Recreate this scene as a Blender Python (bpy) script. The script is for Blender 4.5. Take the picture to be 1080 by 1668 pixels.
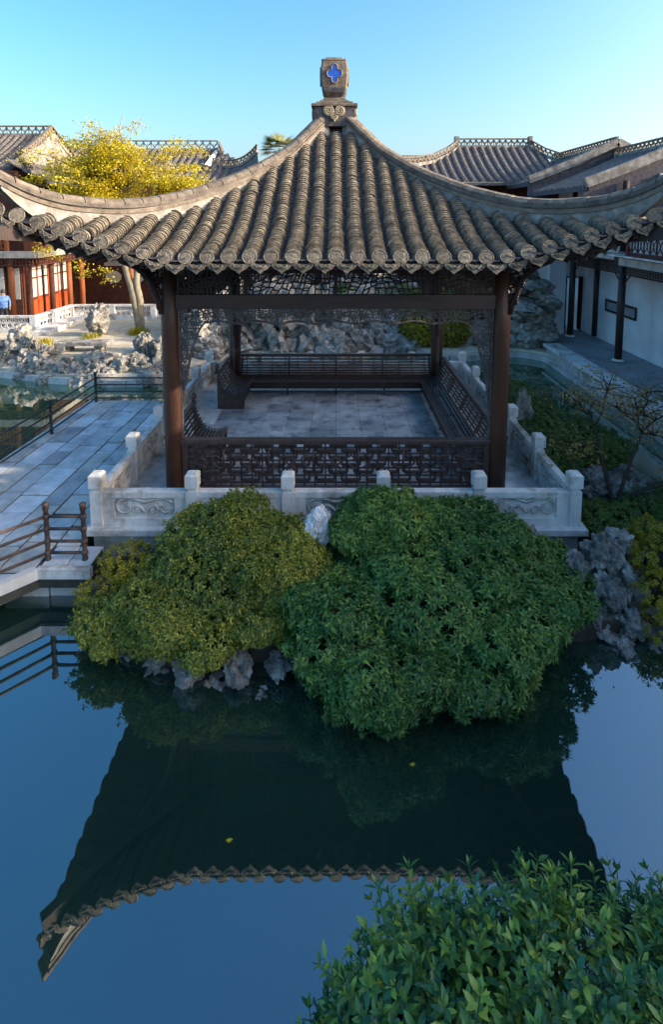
import bpy, bmesh, math, random
import numpy as np
from mathutils import Vector, Matrix, noise
from math import sin, cos, pi, radians, sqrt

for o in list(bpy.data.objects):
    bpy.data.objects.remove(o)
SC = bpy.context.scene
COL = SC.collection

# ------------------------------------------------------------------ camera, sky, sun, exposure
cam_d = bpy.data.cameras.new('camera')
cam_d.sensor_fit = 'AUTO'
cam_d.sensor_width = 36.0
cam_d.lens = 18.89
cam_d.shift_x = -0.0042
cam_d.shift_y = -0.2339
cam_d.clip_start = 0.1
cam_d.clip_end = 2000
cam = bpy.data.objects.new('camera', cam_d)
COL.objects.link(cam)
cam.location = (0, 0, 5.08)
cam.rotation_euler = (radians(84), 0, 0)
SC.camera = cam

SUN_DIR = Vector((0.92, -0.15, 0.34)).normalized()
world = bpy.data.worlds.new('World')
SC.world = world
world.use_nodes = True
wn = world.node_tree.nodes
bg = wn['Background']
sky = wn.new('ShaderNodeTexSky')
sky.sky_type = 'NISHITA'
sky.sun_disc = False
sky.sun_elevation = math.asin(SUN_DIR.z)
sky.sun_rotation = math.atan2(SUN_DIR.x, SUN_DIR.y)
sky.air_density = 1.0
sky.dust_density = 4.6
sky.ozone_density = 2.5
hsv = wn.new('ShaderNodeHueSaturation')
hsv.inputs['Saturation'].default_value = 1.34
hsv.inputs['Hue'].default_value = 0.493
world.node_tree.links.new(sky.outputs[0], hsv.inputs['Color'])
world.node_tree.links.new(hsv.outputs[0], bg.inputs[0])
bg.inputs[1].default_value = 0.12

sun_d = bpy.data.lights.new('sun', 'SUN')
sun_d.energy = 2.05
sun_d.angle = radians(0.6)
sun_d.color = (1.0, 0.86, 0.68)
sun = bpy.data.objects.new('sun', sun_d)
COL.objects.link(sun)
sun.rotation_euler = SUN_DIR.to_track_quat('Z', 'Y').to_euler()
sun.location = (40, -15, 30)

SC.view_settings.view_transform = 'Standard'
SC.view_settings.look = 'None'
SC.view_settings.exposure = 1.95
SC.view_settings.gamma = 1.0
SC.view_settings.use_curve_mapping = False

# ------------------------------------------------------------------ helpers
R = random.Random(7)


def tag(o, label=None, cat=None, group=None, kind=None):
    if label: o['label'] = label
    if cat: o['category'] = cat
    if group: o['group'] = group
    if kind: o['kind'] = kind
    return o


def empty(name, loc, label, cat, group=None):
    o = bpy.data.objects.new(name, None)
    COL.objects.link(o)
    o.location = loc
    o.empty_display_size = 0.2
    return tag(o, label, cat, group)


def setparent(o, p):
    o.parent = p
    # all things sit unrotated; keep world coordinates in meshes
    m = Matrix.Identity(4)
    q = p
    off = Vector((0, 0, 0))
    while q is not None:
        off += q.location
        q = q.parent
    o.matrix_parent_inverse = m
    o.location = Vector(o.location) - off


class MB:
    """collects polygons; build() links them as one mesh object"""
    def __init__(self, T=None):
        self.v = []; self.f = []; self.s = []; self.T = T

    def add(self, vs, fs, smooth=False):
        n = len(self.v)
        if self.T: vs = [self.T(*p) for p in vs]
        self.v += [tuple(p) for p in vs]
        self.f += [tuple(i + n for i in f) for f in fs]
        self.s += [smooth] * len(fs)

    def box(self, c, size, rz=0.0, taper=1.0):
        x, y, z = size[0] / 2, size[1] / 2, size[2] / 2
        vs = []
        for dz in (-1, 1):
            k = taper if dz > 0 else 1.0
            for dx, dy in ((-1, -1), (1, -1), (1, 1), (-1, 1)):
                px, py = dx * x * k, dy * y * k
                vs.append((c[0] + px * cos(rz) - py * sin(rz), c[1] + px * sin(rz) + py * cos(rz), c[2] + dz * z))
        self.add(vs, [(3, 2, 1, 0), (4, 5, 6, 7), (0, 1, 5, 4), (1, 2, 6, 5), (2, 3, 7, 6), (3, 0, 4, 7)])

    def bbox(self, x0, x1, y0, y1, z0, z1):
        self.box(((x0 + x1) / 2, (y0 + y1) / 2, (z0 + z1) / 2), (abs(x1 - x0), abs(y1 - y0), abs(z1 - z0)))

    def cbox(self, x0, x1, y0, y1, z0, z1, b=0.02):
        """box with chamfered top edges"""
        vs = [(x0, y0, z0), (x1, y0, z0), (x1, y1, z0), (x0, y1, z0),
              (x0, y0, z1 - b), (x1, y0, z1 - b), (x1, y1, z1 - b), (x0, y1, z1 - b),
              (x0 + b, y0 + b, z1), (x1 - b, y0 + b, z1), (x1 - b, y1 - b, z1), (x0 + b, y1 - b, z1)]
        self.add(vs, [(3, 2, 1, 0), (0, 1, 5, 4), (1, 2, 6, 5), (2, 3, 7, 6), (3, 0, 4, 7),
                      (4, 5, 9, 8), (5, 6, 10, 9), (6, 7, 11, 10), (7, 4, 8, 11), (8, 9, 10, 11)])

    def prism(self, poly, z0, z1, bev=0.0):
        n = len(poly)
        a = sum(poly[i][0] * poly[(i + 1) % n][1] - poly[(i + 1) % n][0] * poly[i][1] for i in range(n))
        if a < 0: poly = poly[::-1]
        vs = [(p[0], p[1], z0) for p in poly] + [(p[0], p[1], z1) for p in poly]
        fs = [tuple(range(n))[::-1], tuple(range(n, 2 * n))]
        fs += [(i, (i + 1) % n, n + (i + 1) % n, n + i) for i in range(n)]
        self.add(vs, fs)

    def bar(self, a, b, w, h=None, up=(0, 0, 1)):
        h = h or w
        a = Vector(a); b = Vector(b); d = b - a
        if d.length < 1e-6: return
        d.normalize()
        s = d.cross(Vector(up))
        if s.length < 1e-4: s = d.cross(Vector((1, 0, 0)))
        s.normalize(); u = s.cross(d)
        s *= w / 2; u *= h / 2
        vs = [a - s - u, a + s - u, a + s + u, a - s + u, b - s - u, b + s - u, b + s + u, b - s + u]
        self.add(vs, [(0, 1, 2, 3), (7, 6, 5, 4), (0, 4, 5, 1), (1, 5, 6, 2), (2, 6, 7, 3), (3, 7, 4, 0)])

    def tube(self, pts, rad, n=6, cap=True, smooth=True):
        pts = [Vector(p) for p in pts]
        if not hasattr(rad, '__len__'): rad = [rad] * len(pts)
        d0 = (pts[1] - pts[0]).normalized()
        ref = Vector((0, 0, 1)) if abs(d0.z) < 0.9 else Vector((1, 0, 0))
        s = d0.cross(ref).normalized()
        vs = []; fs = []
        m = len(pts)
        for i, p in enumerate(pts):
            d = (pts[min(i + 1, m - 1)] - pts[max(i - 1, 0)])
            d = d.normalized() if d.length > 1e-9 else d0
            s = (s - d * s.dot(d))
            s = s.normalized() if s.length > 1e-6 else d.cross(ref).normalized()
            u = d.cross(s)
            for k in range(n):
                a = 2 * pi * k / n
                vs.append(p + (s * cos(a) + u * sin(a)) * rad[i])
        for i in range(m - 1):
            for k in range(n):
                fs.append((i * n + k, i * n + (k + 1) % n, (i + 1) * n + (k + 1) % n, (i + 1) * n + k))
        if cap:
            fs.append(tuple(range(n))[::-1]); fs.append(tuple(range((m - 1) * n, m * n)))
        self.add(vs, fs, smooth)

    def lathe(self, prof, c, n=16, smooth=True):
        vs = []; fs = []
        m = len(prof)
        for r, z in prof:
            for k in range(n):
                a = 2 * pi * k / n
                vs.append((c[0] + r * cos(a), c[1] + r * sin(a), c[2] + z))
        for i in range(m - 1):
            for k in range(n):
                fs.append((i * n + k, i * n + (k + 1) % n, (i + 1) * n + (k + 1) % n, (i + 1) * n + k))
        fs.append(tuple(range(n))[::-1]); fs.append(tuple(range((m - 1) * n, m * n)))
        self.add(vs, fs, smooth)

    def disc(self, c, nrm, r, th, n=12, up=(0, 0, 1), sx=1.0):
        """short cylinder facing nrm"""
        nrm = Vector(nrm).normalized(); c = Vector(c)
        s = nrm.cross(Vector(up)).normalized(); u = s.cross(nrm)
        vs = []
        for t in (0, 1):
            for k in range(n):
                a = 2 * pi * k / n
                vs.append(c + nrm * th * t + (s * cos(a) * sx + u * sin(a)) * r)
        fs = [tuple(range(n)), tuple(range(n, 2 * n))[::-1]]
        fs += [(k, n + k, n + (k + 1) % n, (k + 1) % n) for k in range(n)]
        self.add(vs, fs)

    def mesh(self, name, mat):
        me = bpy.data.meshes.new(name)
        me.from_pydata(self.v, [], self.f)
        me.polygons.foreach_set('use_smooth', self.s)
        if mat: me.materials.append(mat)
        me.update()
        return me

    def build(self, name, mat, parent=None, recalc=False):
        me = self.mesh(name, mat)
        if recalc:
            bm = bmesh.new(); bm.from_mesh(me)
            bmesh.ops.recalc_face_normals(bm, faces=bm.faces)
            bm.to_mesh(me); bm.free()
        return link(name, me, parent)


def link(name, me, parent=None, loc=(0, 0, 0), rot=(0, 0, 0), scale=(1, 1, 1)):
    o = bpy.data.objects.new(name, me)
    COL.objects.link(o)
    o.location = loc; o.rotation_euler = rot; o.scale = scale
    if parent: setparent(o, parent)
    return o


def cloud(name, tv, tf, M, mat, parent=None, smooth=False):
    """many copies of one small template (leaves) joined into one mesh; M is (N,3,4)"""
    tv = np.asarray(tv, float); tf = np.asarray(tf, int)
    N = len(M); V = len(tv); F = len(tf)
    P = np.einsum('nij,vj->nvi', M[:, :, :3], tv) + M[:, None, :, 3]
    me = bpy.data.meshes.new(name)
    me.vertices.add(N * V)
    me.vertices.foreach_set('co', P.reshape(-1).astype(np.float32))
    idx = (tf[None] + (np.arange(N) * V)[:, None, None]).reshape(-1)
    me.loops.add(N * F * 3)
    me.loops.foreach_set('vertex_index', idx.astype(np.int32))
    me.polygons.add(N * F)
    me.polygons.foreach_set('loop_start', np.arange(0, N * F * 3, 3, dtype=np.int32))
    me.polygons.foreach_set('loop_total', np.full(N * F, 3, dtype=np.int32))
    if smooth: me.polygons.foreach_set('use_smooth', np.ones(N * F, dtype=bool))
    me.materials.append(mat)
    me.update(calc_edges=True)
    return link(name, me, parent)


def frames(nr, pos, normal, size, spin, rng):
    """transforms with local +Z along the given normals, random spin about it"""
    n = normal / np.linalg.norm(normal, axis=1, keepdims=True)
    ref = np.where(np.abs(n[:, 2:3]) < 0.9, np.array([[0, 0, 1.0]]), np.array([[1.0, 0, 0]]))
    s = np.cross(n, ref); s /= np.linalg.norm(s, axis=1, keepdims=True)
    u = np.cross(n, s)
    a = spin[:, None]
    x = s * np.cos(a) + u * np.sin(a); y = np.cross(n, x)
    M = np.zeros((nr, 3, 4))
    M[:, :, 0] = x * size[:, None]; M[:, :, 1] = y * size[:, None]; M[:, :, 2] = n * size[:, None]
    M[:, :, 3] = pos
    return M


# ------------------------------------------------------------------ materials
def new_mat(name):
    m = bpy.data.materials.new(name)
    m.use_nodes = True
    nt = m.node_tree
    return m, nt, nt.nodes['Principled BSDF']


def N(nt, t, **kw):
    n = nt.nodes.new(t)
    for k, v in kw.items():
        setattr(n, k, v)
    return n


def ramp(nt, fac, stops):
    r = N(nt, 'ShaderNodeValToRGB')
    e = r.color_ramp.elements
    while len(e) < len(stops): e.new(0.5)
    for i, (p, c) in enumerate(stops):
        e[i].position = p; e[i].color = (*c, 1) if len(c) == 3 else c
    nt.links.new(fac, r.inputs[0])
    return r.outputs[0]


def surf(name, stops, scale=3.0, detail=6, rough=0.85, bump=0.3, bscale=25.0, bdist=0.02, rnd=0.0, island=0.0,
         spec=0.3, stain=None, stain_scale=0.8, stain_lo=0.5, stain_hi=0.7, squash=None, metal=0.0, warp=0.0, hue=0.0):
    """noise-driven surface: colour ramp on a world-space noise, optional stains, per-piece value shift, bump"""
    m, nt, b = new_mat(name)
    L = nt.links.new
    geo = N(nt, 'ShaderNodeNewGeometry')
    vec = geo.outputs['Position']
    if squash:
        mp = N(nt, 'ShaderNodeMapping'); mp.inputs['Scale'].default_value = squash
        L(vec, mp.inputs[0]); vec = mp.outputs[0]
    nz = N(nt, 'ShaderNodeTexNoise'); nz.inputs['Scale'].default_value = scale
    nz.inputs['Detail'].default_value = detail; nz.inputs['Roughness'].default_value = 0.62
    nz.inputs['Distortion'].default_value = warp
    L(vec, nz.inputs['Vector'])
    col = ramp(nt, nz.outputs[0], stops)
    if stain:
        n2 = N(nt, 'ShaderNodeTexNoise'); n2.inputs['Scale'].default_value = stain_scale
        n2.inputs['Detail'].default_value = 8; n2.inputs['Roughness'].default_value = 0.7
        L(geo.outputs['Position'], n2.inputs['Vector'])
        mr = N(nt, 'ShaderNodeMapRange'); mr.inputs[1].default_value = stain_lo; mr.inputs[2].default_value = stain_hi
        L(n2.outputs[0], mr.inputs[0])
        mx = N(nt, 'ShaderNodeMix', data_type='RGBA')
        L(mr.outputs[0], mx.inputs[0]); L(col, mx.inputs[6]); mx.inputs[7].default_value = (*stain, 1)
        col = mx.outputs[2]
    if rnd or island:
        src = N(nt, 'ShaderNodeObjectInfo').outputs['Random'] if rnd else geo.outputs['Random Per Island']
        k = rnd or island
        mr = N(nt, 'ShaderNodeMapRange'); mr.inputs[3].default_value = 1 - k; mr.inputs[4].default_value = 1 + k
        L(src, mr.inputs[0])
        hs = N(nt, 'ShaderNodeHueSaturation')
        L(mr.outputs[0], hs.inputs['Value']); L(col, hs.inputs['Color'])
        if hue:
            wn_ = N(nt, 'ShaderNodeTexWhiteNoise', noise_dimensions='1D'); L(src, wn_.inputs['W'])
            m2 = N(nt, 'ShaderNodeMapRange'); m2.inputs[3].default_value = 0.5 - hue; m2.inputs[4].default_value = 0.5 + hue
            L(wn_.outputs[0], m2.inputs[0]); L(m2.outputs[0], hs.inputs['Hue'])
        col = hs.outputs[0]
    L(col, b.inputs['Base Color'])
    b.inputs['Roughness'].default_value = rough
    b.inputs['Specular IOR Level'].default_value = spec
    b.inputs['Metallic'].default_value = metal
    if bump:
        n3 = N(nt, 'ShaderNodeTexNoise'); n3.inputs['Scale'].default_value = bscale
        n3.inputs['Detail'].default_value = 8; n3.inputs['Roughness'].default_value = 0.65
        L(vec, n3.inputs['Vector'])
        bp = N(nt, 'ShaderNodeBump'); bp.inputs['Strength'].default_value = bump; bp.inputs['Distance'].default_value = bdist
        L(n3.outputs[0], bp.inputs['Height']); L(bp.outputs[0], b.inputs['Normal'])
    return m


def leafmat(name, cols, rough=0.45, trans=0.25, spec=0.4, scale=0.7):
    """leaf colour: random per leaf, shifted by a soft patch noise through the crown (growth, not shade)"""
    m, nt, b = new_mat(name)
    L = nt.links.new
    geo = N(nt, 'ShaderNodeNewGeometry')
    nz = N(nt, 'ShaderNodeTexNoise'); nz.inputs['Scale'].default_value = scale; nz.inputs['Detail'].default_value = 3
    L(geo.outputs['Position'], nz.inputs['Vector'])
    ma = N(nt, 'ShaderNodeMath', operation='MULTIPLY_ADD'); ma.inputs[1].default_value = 0.62; ma.inputs[2].default_value = 0.0
    L(geo.outputs['Random Per Island'], ma.inputs[0])
    mb = N(nt, 'ShaderNodeMath', operation='MULTIPLY_ADD'); mb.inputs[1].default_value = 1.1; mb.inputs[2].default_value = -0.36
    L(nz.outputs[0], mb.inputs[0])
    ad = N(nt, 'ShaderNodeMath', operation='ADD', use_clamp=True)
    L(ma.outputs[0], ad.inputs[0]); L(mb.outputs[0], ad.inputs[1])
    n = len(cols)
    col = ramp(nt, ad.outputs[0], [(i / (n - 1), c) for i, c in enumerate(cols)])
    L(col, b.inputs['Base Color'])
    b.inputs['Roughness'].default_value = rough
    b.inputs['Specular IOR Level'].default_value = spec
    tr = N(nt, 'ShaderNodeBsdfTranslucent'); L(col, tr.inputs[0])
    mx = N(nt, 'ShaderNodeMixShader'); mx.inputs[0].default_value = trans
    L(b.outputs[0], mx.inputs[1]); L(tr.outputs[0], mx.inputs[2])
    L(mx.outputs[0], nt.nodes['Material Output'].inputs[0])
    return m


M = {}
M['tile'] = surf('roof_tile', [(0.3, (0.075, 0.064, 0.052)), (0.5, (0.19, 0.160, 0.120)), (0.7, (0.30, 0.255, 0.19))], scale=9, bump=0.5,
                 bscale=60, bdist=0.01, stain=(0.10, 0.09, 0.085), stain_scale=1.6, stain_lo=0.52, stain_hi=0.75, island=0.25, rough=0.9)
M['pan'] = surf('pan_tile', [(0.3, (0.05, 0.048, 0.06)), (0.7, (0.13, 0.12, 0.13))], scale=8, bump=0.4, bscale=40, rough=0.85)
M['endtile'] = surf('end_tile', [(0.3, (0.085, 0.075, 0.062)), (0.55, (0.19, 0.165, 0.13)), (0.75, (0.33, 0.29, 0.23))], scale=22, bump=0.9,
                    bscale=38, bdist=0.03, rnd=0.28, rough=0.9)
M['fartile'] = surf('far_tile', [(0.3, (0.07, 0.065, 0.068)), (0.7, (0.20, 0.175, 0.15))], scale=5, bump=0.4, bscale=30, rough=0.9)
M['plaster'] = surf('ridge_plaster', [(0.3, (0.12, 0.105, 0.09)), (0.5, (0.25, 0.23, 0.205)), (0.68, (0.44, 0.425, 0.40))], scale=3.2, bump=0.4,
                    bscale=22, stain=(0.12, 0.10, 0.085), stain_scale=2.3, stain_lo=0.48, stain_hi=0.7, rough=0.9)
M['ridge'] = surf('ridge_brick', [(0.3, (0.09, 0.074, 0.058)), (0.55, (0.20, 0.165, 0.13)), (0.75, (0.30, 0.265, 0.22))], scale=7, bump=0.5,
                  bscale=40, rnd=0.18, rough=0.9)
M['grimridge'] = surf('ridge_course', [(0.3, (0.06, 0.052, 0.05)), (0.7, (0.19, 0.16, 0.135))], scale=7, bump=0.5, bscale=40, rough=0.9)
M['wood'] = surf('dark_wood', [(0.3, (0.018, 0.012, 0.011)), (0.6, (0.045, 0.024, 0.019)), (0.8, (0.075, 0.04, 0.03))], scale=6, bump=0.25,
                 bscale=40, squash=(1, 1, 0.15), rough=0.5, spec=0.4)
M['column'] = surf('red_lacquer', [(0.3, (0.030, 0.013, 0.009)), (0.6, (0.080, 0.029, 0.013)), (0.8, (0.13, 0.050, 0.020))], scale=4, bump=0.15,
                   bscale=30, squash=(1, 1, 0.12), rough=0.45, spec=0.45)
M['bench'] = surf('bench_wood', [(0.3, (0.028, 0.019, 0.018)), (0.6, (0.07, 0.044, 0.038)), (0.8, (0.12, 0.08, 0.065))], scale=7, bump=0.2,
                  bscale=40, rough=0.42, spec=0.5, rnd=0.15)
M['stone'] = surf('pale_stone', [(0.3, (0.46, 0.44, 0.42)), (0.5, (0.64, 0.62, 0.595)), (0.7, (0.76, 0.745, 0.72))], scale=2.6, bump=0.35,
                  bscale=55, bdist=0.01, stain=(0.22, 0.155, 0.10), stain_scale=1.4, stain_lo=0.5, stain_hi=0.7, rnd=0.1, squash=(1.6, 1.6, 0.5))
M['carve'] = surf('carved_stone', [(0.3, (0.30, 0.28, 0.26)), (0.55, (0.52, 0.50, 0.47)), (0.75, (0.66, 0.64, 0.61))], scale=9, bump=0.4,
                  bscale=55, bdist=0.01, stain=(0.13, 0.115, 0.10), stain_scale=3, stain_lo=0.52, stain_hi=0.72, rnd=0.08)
M['paving'] = surf('paving_stone', [(0.3, (0.34, 0.36, 0.375)), (0.5, (0.48, 0.50, 0.515)), (0.72, (0.64, 0.65, 0.655))], scale=2.2, bump=0.4,
                   bscale=60, bdist=0.012, stain=(0.17, 0.175, 0.17), stain_scale=3.5, stain_lo=0.55, stain_hi=0.75, rnd=0.34, hue=0.035)
M['pavetan'] = surf('tan_paving_stone', [(0.3, (0.34, 0.31, 0.28)), (0.5, (0.50, 0.47, 0.43)), (0.72, (0.64, 0.61, 0.57))], scale=2.2, bump=0.4,
                    bscale=60, bdist=0.012, stain=(0.22, 0.20, 0.18), stain_scale=3.5, stain_lo=0.55, stain_hi=0.75, rnd=0.22)
M['joint'] = surf('dark_joint', [(0.3, (0.03, 0.03, 0.03)), (0.7, (0.07, 0.075, 0.06))], scale=6, bump=0)
M['floor'] = surf('floor_tile', [(0.3, (0.22, 0.225, 0.25)), (0.5, (0.38, 0.385, 0.41)), (0.7, (0.54, 0.55, 0.57))], scale=1.6, bump=0.15,
                  bscale=40, bdist=0.006, stain=(0.085, 0.09, 0.11), stain_scale=2.2, stain_lo=0.5, stain_hi=0.66, rnd=0.2, rough=0.42, spec=0.5)
M['wall'] = surf('white_wall', [(0.3, (0.60, 0.60, 0.60)), (0.6, (0.76, 0.76, 0.75)), (0.8, (0.82, 0.82, 0.80))], scale=0.9, bump=0.1,
                 bscale=30, stain=(0.55, 0.54, 0.52), stain_scale=0.7, stain_lo=0.55, stain_hi=0.8)
M['rock'] = surf('lake_rock', [(0.28, (0.10, 0.088, 0.076)), (0.48, (0.27, 0.245, 0.21)), (0.7, (0.50, 0.465, 0.405))], scale=4.5, bump=0.9,
                 bscale=11, bdist=0.06, stain=(0.085, 0.075, 0.065), stain_scale=3.0, stain_lo=0.54, stain_hi=0.72, rnd=0.15)
M['rockdark'] = surf('wet_rock', [(0.28, (0.062, 0.058, 0.052)), (0.5, (0.215, 0.20, 0.178)), (0.75, (0.50, 0.475, 0.43))], scale=4.5, bump=0.9,
                     bscale=11, bdist=0.06, stain=(0.10, 0.062, 0.03), stain_scale=2.4, stain_lo=0.55, stain_hi=0.72, rnd=0.15)
M['soil'] = surf('soil', [(0.3, (0.035, 0.028, 0.02)), (0.7, (0.09, 0.07, 0.05))], scale=4, bump=0.6, bscale=20)
M['sand'] = surf('courtyard_paving', [(0.3, (0.44, 0.38, 0.28)), (0.6, (0.62, 0.54, 0.41)), (0.8, (0.70, 0.63, 0.51))], scale=2, bump=0.5,
                 bscale=25, bdist=0.02, stain=(0.30, 0.27, 0.16), stain_scale=0.9, stain_lo=0.5, stain_hi=0.75)
M['quay'] = surf('quay_stone', [(0.3, (0.32, 0.30, 0.27)), (0.5, (0.46, 0.44, 0.41)), (0.7, (0.58, 0.56, 0.53))], scale=1.8, bump=0.4,
                 bscale=30, stain=(0.20, 0.16, 0.115), stain_scale=1.3, stain_lo=0.52, stain_hi=0.7, rnd=0.1)
M['slab'] = surf('corridor_slab', [(0.3, (0.20, 0.20, 0.21)), (0.6, (0.30, 0.30, 0.31)), (0.8, (0.36, 0.36, 0.37))], scale=1.4, bump=0.2, bscale=30,
                 stain=(0.16, 0.16, 0.17), stain_scale=1.2, rough=0.7)
M['rust'] = surf('rusty_iron', [(0.3, (0.035, 0.028, 0.028)), (0.55, (0.085, 0.055, 0.045)), (0.75, (0.20, 0.10, 0.06))], scale=7, bump=0.3,
                 bscale=60, rough=0.6, spec=0.4)
M['iron'] = surf('dark_iron', [(0.3, (0.02, 0.02, 0.022)), (0.7, (0.06, 0.055, 0.05))], scale=8, bump=0.2, bscale=60, rough=0.5, spec=0.45)
M['red'] = surf('red_paint', [(0.3, (0.32, 0.045, 0.012)), (0.7, (0.50, 0.085, 0.02))], scale=4, bump=0.1)
M['orange'] = surf('orange_lacquer', [(0.3, (0.24, 0.07, 0.025)), (0.7, (0.36, 0.12, 0.045))], scale=4, bump=0.1, squash=(1, 1, 0.2))
M['brown'] = surf('brown_panel', [(0.3, (0.05, 0.018, 0.012)), (0.7, (0.11, 0.04, 0.024))], scale=5, bump=0.1)
M['paper'] = surf('window_paper', [(0.3, (0.42, 0.39, 0.35)), (0.7, (0.62, 0.58, 0.52))], scale=3, bump=0)
M['lattred'] = surf('lattice_red', [(0.3, (0.085, 0.028, 0.026)), (0.7, (0.15, 0.055, 0.05))], scale=5, bump=0.1)
M['brick'] = surf('fascia_brick', [(0.3, (0.33, 0.28, 0.22)), (0.7, (0.52, 0.46, 0.38))], scale=3, bump=0.3, bscale=30, rnd=0.12,
                  stain=(0.22, 0.2, 0.17), stain_scale=2)
M['bark'] = surf('bark', [(0.3, (0.16, 0.13, 0.085)), (0.7, (0.33, 0.28, 0.19))], scale=8, bump=0.5, bscale=25, squash=(1, 1, 0.4))
M['twig'] = surf('twig', [(0.3, (0.028, 0.02, 0.015)), (0.7, (0.075, 0.055, 0.04))], scale=10, bump=0.3, bscale=40)
M['blue'] = surf('blue_glaze', [(0.3, (0.012, 0.075, 0.50)), (0.7, (0.03, 0.16, 0.72))], scale=6, bump=0.1, rough=0.25, spec=0.6)
M['ochre'] = surf('ochre_clay', [(0.3, (0.28, 0.22, 0.14)), (0.7, (0.46, 0.38, 0.26))], scale=9, bump=0.4, bscale=40)
M['leaf_green'] = leafmat('leaf_green', [(0.024, 0.075, 0.026), (0.05, 0.14, 0.042), (0.10, 0.22, 0.052), (0.20, 0.30, 0.06), (0.32, 0.37, 0.07)])
M['leaf_olive'] = leafmat('leaf_olive', [(0.042, 0.085, 0.022), (0.11, 0.16, 0.032), (0.22, 0.25, 0.036), (0.38, 0.36, 0.05), (0.55, 0.42, 0.06)])
M['leaf_yellow'] = leafmat('leaf_yellow', [(0.20, 0.18, 0.02), (0.46, 0.37, 0.015), (0.64, 0.52, 0.02), (0.74, 0.62, 0.06)], trans=0.4)
M['leaf_gold'] = leafmat('leaf_gold', [(0.10, 0.14, 0.02), (0.26, 0.24, 0.02), (0.45, 0.34, 0.02), (0.55, 0.30, 0.015)], trans=0.3)
M['leaf_fore'] = leafmat('leaf_fore', [(0.015, 0.075, 0.038), (0.03, 0.12, 0.052), (0.075, 0.19, 0.05), (0.21, 0.33, 0.05), (0.38, 0.45, 0.08)],
                         rough=0.35, trans=0.18, scale=1.6)
M['leaf_mid'] = leafmat('leaf_mid', [(0.028, 0.078, 0.022), (0.07, 0.15, 0.032), (0.15, 0.22, 0.04), (0.28, 0.29, 0.06)])
M['leaf_dry'] = leafmat('leaf_dry', [(0.10, 0.07, 0.02), (0.24, 0.17, 0.045), (0.36, 0.26, 0.07), (0.34, 0.18, 0.06)], trans=0.3)
M['grass'] = leafmat('grass_blade', [(0.16, 0.17, 0.02), (0.40, 0.34, 0.02), (0.55, 0.44, 0.03)], trans=0.3)
M['blade'] = leafmat('sword_leaf', [(0.07, 0.11, 0.05), (0.20, 0.22, 0.09), (0.42, 0.38, 0.18)], trans=0.2)
M['palm'] = leafmat('palm_frond', [(0.05, 0.08, 0.02), (0.14, 0.16, 0.04), (0.28, 0.25, 0.08)], trans=0.2)
M['paleboulder'] = surf('pale_boulder', [(0.3, (0.42, 0.41, 0.41)), (0.5, (0.62, 0.61, 0.61)), (0.7, (0.78, 0.77, 0.76))], scale=6, bump=0.8, bscale=14, bdist=0.04,
                        stain=(0.25, 0.24, 0.25), stain_scale=5, stain_lo=0.55, stain_hi=0.7)
M['beam'] = surf('beam_wood', [(0.3, (0.035, 0.021, 0.020)), (0.6, (0.075, 0.045, 0.040)), (0.8, (0.11, 0.065, 0.055))], scale=4, bump=0.2, bscale=40, squash=(0.2, 1, 1), rough=0.45, spec=0.45)
M['apron'] = surf('carved_wood', [(0.3, (0.05, 0.042, 0.045)), (0.6, (0.11, 0.092, 0.092)), (0.8, (0.17, 0.14, 0.13))], scale=9, bump=0.3, bscale=60, rough=0.5, spec=0.45)  # wood lightened in colour to stand in for skylight on the apron


def water_mat():
    m, nt, b = new_mat('pond_water')
    L = nt.links.new
    geo = N(nt, 'ShaderNodeNewGeometry')
    nz = N(nt, 'ShaderNodeTexNoise'); nz.inputs['Scale'].default_value = 0.35; nz.inputs['Detail'].default_value = 3
    L(geo.outputs['Position'], nz.inputs['Vector'])
    col0 = ramp(nt, nz.outputs[0], [(0.3, (0.008, 0.026, 0.020)), (0.7, (0.014, 0.040, 0.028))])
    col1 = ramp(nt, nz.outputs[0], [(0.3, (0.030, 0.085, 0.045)), (0.7, (0.050, 0.115, 0.050))])
    # water colour turns lighter and greener towards the far bank
    sx = N(nt, 'ShaderNodeSeparateXYZ'); L(geo.outputs['Position'], sx.inputs[0])
    mr = N(nt, 'ShaderNodeMapRange'); mr.inputs[1].default_value = 8.5; mr.inputs[2].default_value = 14.0
    L(sx.outputs[1], mr.inputs[0])
    mxc = N(nt, 'ShaderNodeMix', data_type='RGBA'); L(mr.outputs[0], mxc.inputs[0]); L(col0, mxc.inputs[6]); L(col1, mxc.inputs[7])
    col = mxc.outputs[2]
    df = N(nt, 'ShaderNodeBsdfDiffuse'); L(col, df.inputs[0])
    gl = N(nt, 'ShaderNodeBsdfGlossy'); gl.inputs['Roughness'].default_value = 0.012
    gl.inputs['Color'].default_value = (0.86, 0.94, 1.0, 1)
    fr = N(nt, 'ShaderNodeFresnel'); fr.inputs['IOR'].default_value = 1.9
    ma = N(nt, 'ShaderNodeMath', operation='MULTIPLY_ADD', use_clamp=True)
    ma.inputs[1].default_value = 0.9; ma.inputs[2].default_value = 0.18
    L(fr.outputs[0], ma.inputs[0])
    mx = N(nt, 'ShaderNodeMixShader'); L(ma.outputs[0], mx.inputs[0]); L(df.outputs[0], mx.inputs[1]); L(gl.outputs[0], mx.inputs[2])
    n2 = N(nt, 'ShaderNodeTexNoise'); n2.inputs['Scale'].default_value = 1.3; n2.inputs['Detail'].default_value = 3
    L(geo.outputs['Position'], n2.inputs['Vector'])
    bp = N(nt, 'ShaderNodeBump'); bp.inputs['Strength'].default_value = 0.022; bp.inputs['Distance'].default_value = 0.05
    L(n2.outputs[0], bp.inputs['Height'])
    L(bp.outputs[0], gl.inputs['Normal']); L(bp.outputs[0], fr.inputs['Normal'])
    L(mx.outputs[0], nt.nodes['Material Output'].inputs[0])
    return m


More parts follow.
